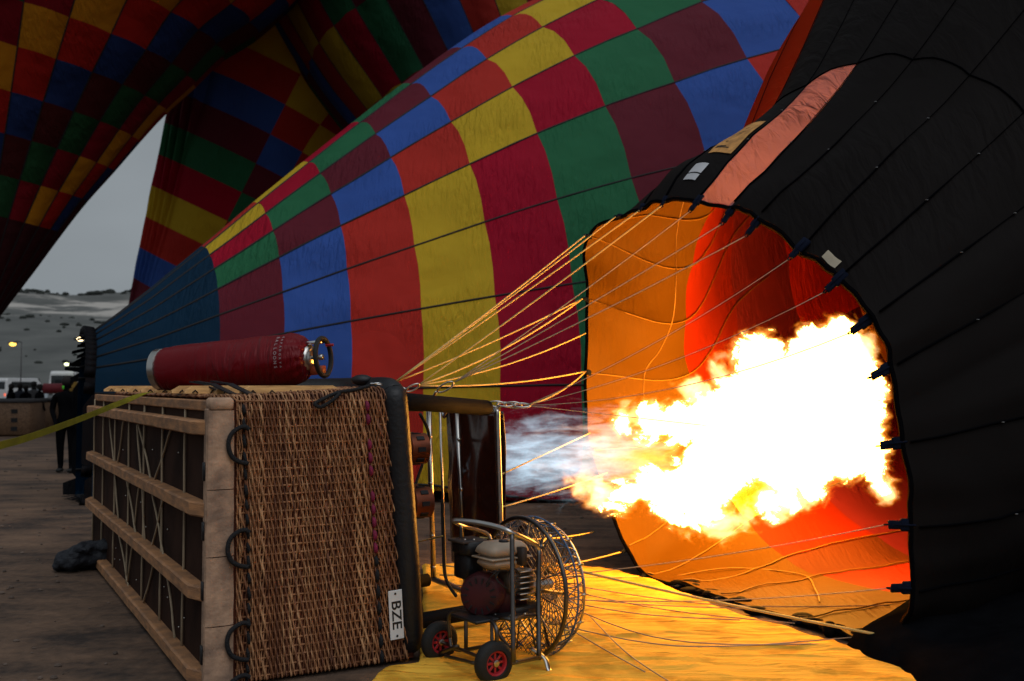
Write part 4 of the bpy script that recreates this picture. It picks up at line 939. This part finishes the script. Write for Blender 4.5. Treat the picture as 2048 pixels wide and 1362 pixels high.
em = N('ShaderNodeEmission'); K(cr.outputs[0], em.inputs['Color']); K(pw.outputs[0], em.inputs['Strength']); K(em.outputs[0], oo.inputs['Volume'])
fpart('flame_root', field_group('flame_root_field', cold, .08, .30, 5., 1.3, 11., -.05, .03, (380, 130, 150), ((0.1, -.45, .55), (2.6, .45, 1.6)), None, (.22, 1, 1.3), m_bl))
# ---------------------------------------------------------------- inflation fan
ya = math.radians(36); fa = V((math.cos(ya), math.sin(ya), 0)); fs_ = V((-math.sin(ya), math.cos(ya), 0)); FW = V((-.10, 5.50, 0))
def Fp(a, s, z): return FW+fa*a+fs_*s+zU*z
rN = thing('inflation_fan', 'petrol driven inflation fan in a wire cage on a two wheeled steel cart', 'fan', Fp(.3, .25, 0))
# wheels
m_rim = M('red_wheel_rim', (.42, .02, .03), .4)
for s in (0., .56):
    c = Fp(0, s, .118)
    t_ = MB().lathe(c-fs_*.038, fs_, [(0, .072), (.004, .098), (.016, .114), (.038, .119), (.060, .114), (.072, .098), (.076, .072), (.06, .062), (.016, .062), (0, .072)], 40, False).build('tyre', m_rubber, rN)
    MB().lathe(c-fs_*.028, fs_, [(0, .070), (-.004, .066), (.0, .058), (.018, .052), (.040, .052), (.052, .070)], 30, False).build('wheel_rim', m_rim, rN, sharp=40)
    for k in range(8):
        an = 2*math.pi*k/8; d = fa*math.cos(an)+zU*math.sin(an)
        MB().box(c+d*.036-fs_*.012, .020, .005, .007, d, fs_, d.cross(fs_), .002).build('wheel_spoke', m_rim, rN, False)
    MB().lathe(c-fs_*.032, fs_, [(0, .014), (.002, .018), (.05, .018)], 16).build('wheel_hub', m_steel, rN, sharp=40)
    MB().lathe(c-fs_*.012, fs_, [(0, .052), (.003, .052)], 30).build('wheel_disc', m_tape, rN)
m_steel_d = M('dull_cart_steel', (.13, .12, .115), .35, 1., .2)
sr = m_chrome
def T(name, pts, r=.011, mat=None, sm=4): return MB().tube(smooth_path([V(q) for q in pts], sm), r, 9).build(name, mat or m_steel_d, rN)
T('axle', [Fp(0, .02, .118), Fp(0, .54, .118)], .010)
# frame loops
def a_(px, py, d): return at(px, py, d)
T('cart_tube', [a_(900, 1275, 5.85), a_(897, 1240, 5.85), a_(902, 1226, 5.83), a_(915, 1222, 5.8), a_(960, 1232, 5.65), a_(984, 1243, 5.55), a_(993, 1260, 5.5), a_(994, 1285, 5.5)], .012)
T('cart_tube', [a_(900, 1275, 5.85), a_(905, 1296, 5.83), a_(930, 1300, 5.8), a_(985, 1288, 5.62)], .011)
T('cart_tube', [a_(880, 1305, 5.9), a_(916, 1292, 5.75)], .011)
T('cart_tube', [a_(890, 1312, 5.75), a_(955, 1328, 5.5)], .010)
T('cart_tube', [a_(932, 1168, 5.9), a_(932, 1300, 5.85)], .012)
T('cart_tube', [a_(983, 1232, 5.9), a_(984, 1290, 5.85)], .010)
T('cart_tube', [a_(1024, 1068, 5.55), a_(1025, 1150, 5.5), a_(1027, 1325, 5.4)], .014)
T('cart_tube', [a_(1078, 1092, 5.75), a_(1077, 1200, 5.7), a_(1078, 1320, 5.6)], .014)
T('cart_tube', [a_(1024, 1326, 5.4), a_(1078, 1315, 5.6)], .012)
T('cart_tube', [a_(1024, 1238, 5.5), a_(1076, 1228, 5.7)], .012)
T('cart_tube', [a_(935, 1222, 5.85), a_(1026, 1240, 5.5)], .011)
T('handle', [a_(908, 1043, 5.75), a_(912, 1041, 5.74), a_(955, 1045, 5.66), a_(1000, 1055, 5.58), a_(1022, 1065, 5.55), a_(1055, 1080, 5.65), a_(1072, 1090, 5.73), a_(1079, 1104, 5.75), a_(1079, 1130, 5.75)], .015, m_steel)
T('handle', [a_(908, 1043, 5.75), a_(925, 1052, 5.9), a_(955, 1060, 6.0), a_(975, 1068, 6.05), a_(982, 1080, 6.05)], .011, m_steel)
T('cart_tube', [a_(922, 1050, 5.85), a_(922, 1085, 5.85)], .010)
T('cart_tube', [a_(1082, 1095, 5.75), a_(1086, 1080, 5.85), a_(1100, 1072, 6.0)], .013)
T('cart_tube', [a_(1078, 1180, 5.72), a_(1127, 1187, 6.0)], .011)
# skid foot
mb = MB(); q = [a_(1062, 1296, 5.7), a_(1090, 1316, 5.65), a_(1098, 1340, 5.62), a_(1112, 1352, 5.6)]
mb.tube(smooth_path(q, 4), [.02]*13, 6, flat=.35); mb.build('skid_foot', m_steel, rN)
# cage: two hoops, barrel wires, inner guard mesh
RC0 = at(1046, 1174, 6.02); Rr = .41; ex = fa
MB().ring(RC0, ex, Rr, .013, 64, 10).build('cage_hoop', m_steel_d, rN)
RC1 = RC0+ex*.17
MB().ring(RC1, ex, Rr*.90, .007, 56, 8).build('cage_hoop', m_steel, rN)
MB().ring(RC0+ex*.09, ex, Rr*1.0, .006, 56, 6).build('cage_hoop', M('blue_painted_wire', (.05, .12, .25), .4), rN)
m_wire = M('cage_wire', (.16, .15, .15), .35, .9)
for k in range(44):
    q = 2*math.pi*k/44; d = fs_*math.cos(q)+zU*math.sin(q)
    MB().tube([RC0+d*Rr, RC0+ex*.09+d*Rr*1.0, RC1+d*Rr*.90, RC1+ex*.03+d*Rr*.6, RC1+ex*.035+d*.06], .0036, 4).build('cage_wire', m_wire, rN)
for rr, w in ((.78, .028), (.6, .03), (.42, .033), (.24, .035), (.14, .035)):
    MB().ring(RC1+ex*w, ex, Rr*rr, .0034, 48, 4).build('cage_wire', m_wire, rN)
for k in range(14):
    q = 2*math.pi*k/14; q2 = 2*math.pi*(k+.5)/14; q3 = 2*math.pi*(k+1)/14
    D = lambda t: fs_*math.cos(t)+zU*math.sin(t)
    MB().tube([RC0+D(q)*Rr, RC1+D(q2)*Rr*.91, RC0+D(q3)*Rr], .004, 5).build('cage_brace', M('blue_wire', (.06, .13, .24), .45) if k == 0 else bpy.data.materials['blue_wire'], rN)
    MB().tube([RC1+D(q)*Rr*.93-ex*.03, RC1+D(q)*Rr*.93+ex*.012], .007, 5).build('cage_clip', m_steel, rN)
# diamond netting over the intake side
mb = MB(); G = 26
for k in range(G):
    off = -Rr+2*Rr*(k+.5)/G
    for sg in (1, -1):
        # chords at +-40 degrees
        dd = (fs_*math.cos(.7*sg)+zU*math.sin(.7*sg)); nn = (fs_*-math.sin(.7*sg)+zU*math.cos(.7*sg)); h = math.sqrt(max(0, Rr**2-off**2))*.98
        if h > .03: mb.tube([RC0+nn*off-dd*h+ex*.004*sg, RC0+nn*off+dd*h+ex*.004*sg], .0024, 3)
o = mb.build('guard_netting', m_wire, rN); o['kind'] = 'stuff'
for k in range(12):
    q = 2*math.pi*(k+.3)/12; d = fs_*math.cos(q)+zU*math.sin(q); MB().tube([RC0+d*.05-ex*.005, RC0+d*Rr-ex*.002], .005, 5).build('guard_spoke', m_wire, rN)
MB().ring(RC0-ex*.005, ex, .05, .006, 20, 6).build('guard_ring', m_steel, rN)
# propeller at rest
for k in range(2):
    q = 1.2+math.pi*k; d = fs_*math.cos(q)+zU*math.sin(q); t_ = ex.cross(d); P = []
    for i in range(9):
        r = .04+.33*i/8; tw = 1.0-.75*i/8; w = .030+.022*math.sin(math.pi*i/8)
        c = RC0+ex*.09+d*r; cd = (t_*math.cos(tw)+ex*math.sin(tw))
        for (u, h) in ((-w, 0), (0, .006), (w, 0), (0, -.006)): P.append(c+cd*u+cd.cross(d)*h)
    mesh_obj('propeller_blade', P, [(i*4+j, i*4+(j+1) % 4, i*4+4+(j+1) % 4, i*4+4+j) for i in range(8) for j in range(4)]+[(0, 1, 2, 3), (35, 34, 33, 32)], M('dark_laminate', (.05, .02, .012), .35) if k == 0 else bpy.data.materials['dark_laminate'], rN, True)
MB().lathe(RC0-ex*.02, ex, [(0, .03), (.02, .05), (.13, .05), (.17, .03)], 18).build('propeller_hub', m_steel, rN, sharp=40)
# engine
EC = at(1000, 1170, 5.85); Xs = fa; Ys = fs_
def eb(px, py, d, hx, hy, hz, mat, name, bev=.012, tap=1.0, dn=0.): return MB().box(at(px, py, d), hx, hy, hz, Xs, Ys, zU, bev, tap).build(name, mat, rN)
m_tank = M('cream_fuel_tank', (.40, .31, .23), .5, var=.1, bump=.1, bscale=20)
eb(1004, 1096, 5.72, .135, .10, .038, m_tank, 'fuel_tank', .025, .92)
eb(1004, 1122, 5.72, .128, .095, .036, m_tank, 'fuel_tank', .03)
eb(1004, 1112, 5.72, .140, .104, .004, m_tank, 'tank_seam', .001)
MB().lathe(at(1008, 1083, 5.70), zU, [(-.01, .03), (.006, .03), (.010, .026)], 16).build('tank_cap', m_black, rN, sharp=40)
eb(1043, 1112, 5.66, .02, .03, .05, M('scorched_metal', (.03, .02, .015), .6), 'tank_strap', .004)
eb(940, 1092, 5.85, .075, .09, .045, m_black, 'air_filter', .015); eb(938, 1130, 5.88, .06, .08, .075, m_black, 'air_filter', .012)
eb(935, 1080, 5.84, .085, .085, .008, M('dusty_black_lid', (.05, .035, .03), .7), 'filter_lid', .003)
m_er = M('dark_red_engine_shroud', (.045, .005, .008), .5, var=.3)
mb = MB(); c = at(968, 1186, 5.72); mb.lathe(c, -fs_*.6-fa*.8, [(-.02, .125), (.05, .125), (.075, .11), (.085, .07), (.085, .001)], 28); mb.build('recoil_cover', m_er, rN, sharp=35)
for k in range(14):
    q = 2*math.pi*k/14; n_d = (-fs_*.6-fa*.8).normalized(); u_ = n_d.cross(zU).normalized(); MB().box(c+n_d*.0868+(u_*math.cos(q)+zU*math.sin(q))*.085, .016, .004, .002, (u_*math.cos(q)+zU*math.sin(q)), n_d.cross(u_*math.cos(q)+zU*math.sin(q)), n_d).build('cooling_slot', m_tape, rN, False)
eb(1005, 1190, 5.85, .12, .11, .11, m_er, 'crankcase', .03); eb(1030, 1160, 5.8, .09, .07, .06, M('oily_aluminium', (.12, .09, .07), .5, .6, .4, 12), 'cylinder_head', .01)
for k in range(6): eb(1046, 1140+k*11, 5.75, .055, .05, .003, m_steel, 'cooling_fin', .001)
eb(1040, 1215, 5.85, .10, .09, .03, M('oily_sump', (.03, .02, .015), .4), 'sump', .01)
MB().lathe(at(1042, 1175, 5.88), ex, [(0, .05), (.08, .05), (.1, .03), (.22, .03)], 18).build('drive_shaft', m_steel, rN, sharp=40)
eb(985, 1228, 5.72, .20, .13, .008, m_black, 'engine_plate', .003)

MB().lathe(at(962, 1120, 5.95), V((-.6, -.8, 0)), [(-.06, .05), (-.05, .06), (.05, .06), (.06, .05)], 16).build('muffler', M('sooty_muffler', (.02, .015, .012), .6, .5), rN, sharp=40)
T('fuel_line', [at(1000, 1140, 5.62), at(992, 1155, 5.60), at(1003, 1170, 5.6), at(1015, 1178, 5.65)], .005, m_rubber)
T('spark_lead', [at(1040, 1150, 5.62), at(1030, 1138, 5.56), at(1015, 1146, 5.58), at(1008, 1165, 5.62)], .004, m_rubber)
T('pull_cord', [at(972, 1168, 5.60), at(985, 1150, 5.58), at(1000, 1138, 5.6)], .003, m_rubber)
for (x, y) in ((930, 1080), (948, 1080), (960, 1182), (990, 1230), (1020, 1232), (1050, 1228)): MB().lathe(at(x, y, 5.66 if y > 1100 else 5.8), V((-.4, -.9, .1)), [(0, .008), (.006, .008)], 6).build('bolt', m_steel, rN)
# ---------------------------------------------------------------- people (skinned bodies)
def person(name_loc, H, yawp, pose, label, mats, group=None, hair=(.01, .01, .01), hat=None):
    root = thing('person', label, 'person', name_loc, group); cy_, sy_ = math.cos(yawp), math.sin(yawp)
    def J(x, y, z): return V((name_loc[0]+(x*cy_-y*sy_)*H, name_loc[1]+(x*sy_+y*cy_)*H, name_loc[2]+z*H))
    k = H
    def body(js, es, rad, nm, mat, sub=2):
        me = bpy.data.meshes.new(nm); b = base(root); me.from_pydata([tuple(J(*j)-b) for j in js], es, []); me.materials.append(mat)
        o = bpy.data.objects.new(nm, me); sc.collection.objects.link(o); o.parent = root
        sk = o.modifiers.new('skin', 'SKIN'); 
        for i, v in enumerate(me.skin_vertices[0].data): v.radius = (rad[i][0]*H, rad[i][1]*H); v.use_root = (i == 0)
        sb = o.modifiers.new('sub', 'SUBSURF'); sb.levels = sub; sb.render_levels = sub
        me.polygons.foreach_set('use_smooth', [True]*len(me.polygons)); sk.use_smooth_shade = True
        return o
    l = pose.get('legs', ((-.055, 0), (.06, .03))); ar = pose.get('arms', ((-.02, .0), (.02, 0)))
    js = [(0, 0, .52), (0, .0, .60), (0, .005, .70), (0, 0, .79), (0, 0, .84), (0, -.005, .875), (0, -.01, .925)]
    rd = [(.085, .062), (.080, .056), (.10, .065), (.095, .058), (.038, .036), (.036, .038), (.052, .062)]
    es = [(i, i+1) for i in range(6)]
    for s, (fx, fy) in zip((-1, 1), l):
        n0 = len(js); js += [(s*.055, 0, .48), (s*.055+fx*.4, fy*.4-.01, .28), (s*.05+fx*.8, fy*.9, .06), (s*.05+fx*.8, fy-.05, .02)]
        rd += [(.058, .06), (.040, .042), (.028, .030), (.026, .018)]; es += [(0, n0), (n0, n0+1), (n0+1, n0+2), (n0+2, n0+3)]
    for s, (hx, hy) in zip((-1, 1), ar):
        n0 = len(js); js += [(s*.115, 0, .79), (s*.145, .01, .64), (s*.14+hx, hy*.6-.03, .51), (s*.135+hx, hy-.05, .46)]
        rd += [(.038, .038), (.030, .030), (.022, .022), (.020, .012)]; es += [(3, n0), (n0, n0+1), (n0+1, n0+2), (n0+2, n0+3)]
    body(js, es, rd, 'body', mats[0])
    # hair or hood, shoes
    MB().ball(J(0, .008, .945), .058*H, .064*H, .062*H, 14, 10).build('hood' if hat else 'hair', mats[1], root)
    for s, (fx, fy) in zip((-1, 1), l): MB().box(J(s*.05+fx*.8, fy-.035, .022), .027*H, .065*H, .02*H, V((cy_, sy_, 0)), V((-sy_, cy_, 0)), zU, .012*H).build('shoe', m_rubber, root)
    return root
m_bk = M('black_clothes', (.004, .004, .005), 1., bump=.3, bscale=30, spec=.03); m_hr = M('dark_hair', (.012, .009, .008), .8)
m_nv = M('navy_clothes', (.006, .008, .016), .85); m_gy = M('grey_jacket', (.06, .06, .065), .85)
p = gnd(131, 944); r1 = person((p.x, p.y, 0), 1.82, .2, dict(legs=((-.01, .04), (.02, -.04)), arms=((.06, -.12), (-.06, -.12))), 'person in black walking away from the camera beside the balloon mouth', (m_bk, m_hr))
MB().box((p.x-.02, p.y-.13, 1.60), .02, .005, .035, bev=.003).build('green_collar_tag', M('green_tag', (.08, .5, .03), .6), r1)
p = gnd(172, 940); person((p.x, p.y, 0), 1.7, .8, dict(legs=((-.05, .14), (.05, -.12)), arms=((.0, -.1), (.0, .1))), 'person in navy striding behind the left end of the basket', (m_nv, m_hr))
far = [(38, 862, 1.75, m_nv), (50, 866, 1.68, m_bk), (66, 862, 1.8, m_gy), (78, 868, 1.7, m_bk), (20, 868, 1.72, m_bk)]
lb = ['person in navy standing in the crowd left of the far red cylinder', 'person in black standing nearest the white van', 'person in a grey jacket standing before the silver car', 'person in black at the right of the distant crowd', 'person in black at the far left of the distant crowd']
for (x, y, H, m_), l_ in zip(far, lb):
    p = gnd(x, y); person((p.x, p.y, 0), H, random.uniform(0, 6), dict(legs=((-.02, .03), (.02, -.03))), l_, (m_, m_hr), 'people waiting by the far baskets')
# ---------------------------------------------------------------- far baskets
m_fw = M('far_wicker', (.16, .09, .05), .7, var=.3, vscale=20, bump=.6, bscale=40); 
def far_basket(px, py, w, d, h, label, yawb=.0, cyl=None):
    p = gnd(px, py); r = thing('far_basket', label, 'balloon basket', (p.x, p.y, 0), 'distant wicker baskets')
    X = V((math.cos(yawb), math.sin(yawb), 0)); Y = V((-math.sin(yawb), math.cos(yawb), 0)); c = p+Y*d/2
    MB().box(c+zU*h/2, w/2, d/2, h/2, X, Y, zU, .06).build('basket_wall', m_fw, r)
    for k in range(3):
        for s in (-1, 1): MB().box(c-Y*(d/2+.005)+X*(s*w*.25)+zU*h*(.2+.25*k), .10, .012, .07, X, Y, zU).build('foot_hole', m_tape, r, False)
    q = [c+X*a*w/2+Y*b*d/2+zU*h for a, b in ((-1, -1), (1, -1), (1, 1), (-1, 1))]
    MB().tube(q, .07, 8, closed=True).build('padded_rim', m_gy if cyl is None else m_black, r); return c
c = far_basket(-4, 872, 2.0, 1.4, 1.15, 'distant wicker basket with a grey rim, half cut by the left edge', .1)
c = far_basket(104, 858, 1.6, 1.3, 1.1, 'distant wicker basket with a red gas cylinder lying on it', .2, 1)
q = at(108, 777, c.y); o = MB().lathe(q-V((.42, 0, 0)), V((1, .1, 0)), [(0, .1), (.03, .2), (.8, .2), (.9, .12), (1.0, .06)], 18).build('gas_cylinder', M('far_red_cover', (.22, .02, .03), .6), None, loc=tuple(q)); tag(o, 'small dark red gas cylinder on the distant basket beside the person', 'gas cylinder')
o = MB().ball(at(145, 775, 36), .22, .2, .30, 12, 8).ball(at(143, 770, 36.2), .15, .15, .22, 10, 6).build('yellow_sack', M('ochre_cloth', (.40, .24, .05), .8), None, loc=tuple(at(145, 775, 36))); tag(o, 'ochre bundle showing just beyond the head of the walking person', 'bundle')
MB().box(at(145, 815, 36), .5, .3, .55, bev=.05).build('crate', m_fw, None, loc=(at(145, 815, 36).x, 36, 0)); bpy.data.objects['crate']['label'] = 'brown wicker hamper under the ochre bundle in the distance'; bpy.data.objects['crate']['category'] = 'hamper'
# ---------------------------------------------------------------- vehicles
m_wp = M('white_paint', (.60, .61, .62), .35, var=.05); m_gl = M('dark_glass', (.015, .018, .02), .08, spec=.8); m_sp = M('silver_paint', (.32, .35, .38), .3, .5)
m_tl = M('red_tail_lamp', (.5, .02, .01), .3, emis=(1, .12, .03, 1.6)); m_hl = M('headlamp', (.8, .8, .8), .1, emis=(1, 1, .95, 2.5))
def vehicle(name, px, py, d, L_, Wd, H_, yawv, label, cat, paint, van=True, lamps='rear'):
    p = at(px, py, d); p.z = 0; r = thing(name, label, cat, tuple(p)); X = V((math.cos(yawv), math.sin(yawv), 0)); Y = V((-math.sin(yawv), math.cos(yawv), 0))
    # body: cross-section profile along the length (X forward), extruded across with tumblehome
    if van: prof = [(-.5, .18), (-.5, .55), (-.485, .93), (-.46, 1.0), (.22, 1.0), (.36, .60), (.48, .50), (.5, .35), (.5, .18)]
    else: prof = [(-.5, .28), (-.49, .60), (-.36, .66), (-.25, .97), (.08, 1.0), (.24, .66), (.46, .55), (.5, .40), (.5, .2)]
    P = []; n_ = len(prof)
    for s in (-1, -.92, .92, 1):
        for (x, z) in prof:
            t = .5*Wd*(s*(1-.10*max(0, z-.55)/.45)); P.append(p+X*x*L_*(1 if abs(s) < .95 else .98)+Y*t+zU*z*H_*(1 if abs(s) < .95 else .985))
    fs = [(a*n_+k, a*n_+(k+1) % n_, (a+1)*n_+(k+1) % n_, (a+1)*n_+k) for a in range(3) for k in range(n_)]+[tuple(range(n_-1, -1, -1)), tuple(3*n_+k for k in range(n_))]
    mesh_obj('body', P, fs, paint, r, False)
    zr = .74 if van else .82
    if van:
        MB().box(p-X*L_*.498+zU*H_*.74, .012, Wd*.40, H_*.13, X, Y, zU, .005).build('rear_window', m_gl, r, False)
        for s in (-1, 1): MB().box(p+Y*s*Wd*.476+X*(-.1*L_)+zU*H_*.76, L_*.28, .02, H_*.11, X, Y, zU, .005).build('side_window', m_gl, r, False)
        MB().box(p+X*L_*.292+zU*H_*.80, .02, Wd*.42, H_*.20, (X*.55-zU*0+V((0, 0, 0))).normalized(), Y, (zU*.8-X*.28).normalized(), .005).build('windscreen', m_gl, r, False)
    else:
        MB().box(p-X*L_*.31+zU*H_*.82, .01, Wd*.38, H_*.13, (X*.8-zU*.5).normalized(), Y, (zU*.8+X*.5).normalized(), .004).build('rear_window', m_gl, r, False)
        MB().box(p+X*L_*.165+zU*H_*.83, .01, Wd*.38, H_*.16, (X*.7+zU*.6).normalized(), Y, (zU*.7-X*.6).normalized(), .004).build('windscreen', m_gl, r, False)
        for s in (-1, 1): MB().box(p+Y*s*Wd*.478+X*(-.08*L_)+zU*H_*.82, L_*.16, .02, H_*.10, X, Y, zU, .005).build('side_window', m_gl, r, False)
    for x in (-.33, .32):
        for s in (-1, 1):
            q = p+X*x*L_+Y*s*(Wd*.5-.1)+zU*.33; w = MB().lathe(q-Y*.1, Y, [(0, .25), (.02, .33), (.18, .33), (.2, .25)], 18).build('wheel', m_rubber, r)
            MB().lathe(q-Y*.105, Y, [(0, .18), (.21, .18)], 14).build('hubcap', m_steel, w)
    for s in (-1, 1):
        MB().box(p-X*L_*.497+Y*s*Wd*.42+zU*H_*.42, .02, .07, .11, X, Y, zU, .01).build('tail_lamp', m_tl, r)
        MB().box(p+X*L_*.492+Y*s*Wd*.36+zU*H_*(.44 if van else .45), .03, .12, .08, X, Y, zU, .01).build('headlamp', m_hl if lamps == 'front' else m_wt, r)
    MB().box(p-X*L_*.505+zU*H_*.24, .05, Wd*.47, .09, X, Y, zU, .02).build('bumper', m_gy, r); MB().box(p+X*L_*.505+zU*H_*.2, .05, Wd*.47, .09, X, Y, zU, .02).build('bumper', m_gy, r)
    return r
vehicle('parked_van', 37, 800, 82, 5.2, 2.0, 2.3, 1.35, 'white van parked with its dark rear window towards the camera', 'van', m_wp)
vehicle('parked_van', 8, 800, 90, 5.4, 2.0, 2.2, 2.6, 'pale grey van at the left edge beyond the white van', 'van', m_sp)
vehicle('minibus', 142, 800, 92, 6.5, 2.3, 3.0, 1.75, 'white minibus with a lit tail lamp beyond the walking person', 'minibus', m_wp)
vehicle('parked_car', 72, 812, 66, 4.2, 1.75, 1.45, -1.3, 'silver car parked with its headlamps facing the camera', 'car', m_sp, False, 'front')
# ---------------------------------------------------------------- street lamps
def lamp(px, py, d, h_ok, label, colr, strg):
    t = at(px, py, d); r = thing('street_lamp', label, 'street lamp', (t.x, t.y, 0), 'street lamps beyond the car park')
    MB().tube([V((t.x+.6, t.y, 0)), V((t.x+.6, t.y, t.z*.6)), V((t.x+.6, t.y, t.z+.15))], [.05, .04, .03], 8).build('pole', m_gy, r)
    MB().tube([V((t.x+.6, t.y, t.z+.12)), V((t.x+.3, t.y, t.z+.22)), V((t.x, t.y, t.z+.12))], .04, 6).build('arm', m_gy, r)
    MB().box((t.x-.05, t.y, t.z+.10), .32, .14, .05, bev=.02).build('lamp_housing', m_gy, r)
    mm, n = new_mat('lamp_glow_%s' % cnt[0]); cnt[0] += 1; e_ = n.nodes.new('ShaderNodeEmission'); e_.inputs['Color'].default_value = (*colr, 1); e_.inputs['Strength'].default_value = strg; o_ = n.nodes.new('ShaderNodeOutputMaterial'); n.links.new(e_.outputs[0], o_.inputs['Surface'])
    MB().ball((t.x-.05, t.y, t.z), .24, .2, .15, 12, 8).build('lamp_glass', mm, r)
cnt = [0]
lamp(27, 688, 74, 1, 'leftmost lit street lamp with a yellow glow below the hills', (1, .55, .08), 4)
lamp(162, 678, 74, 1, 'brightest lit street lamp, close to the navy balloon mouth', (1, .75, .4), 8)
lamp(135, 728, 88, 1, 'lowest lit street lamp with a pale glow just above the minibus', (.9, .95, .5), 4)
tag(MB().tube([at(3, 862, 20), at(10, 845, 20)-V((0, 0, .1)), at(18, 868, 19.5)], .03, 6).build('dark_pole', m_bk, None, loc=tuple(gnd(15, 868))), 'thin dark pole leaning near the left edge before the far basket', 'pole') if False else None
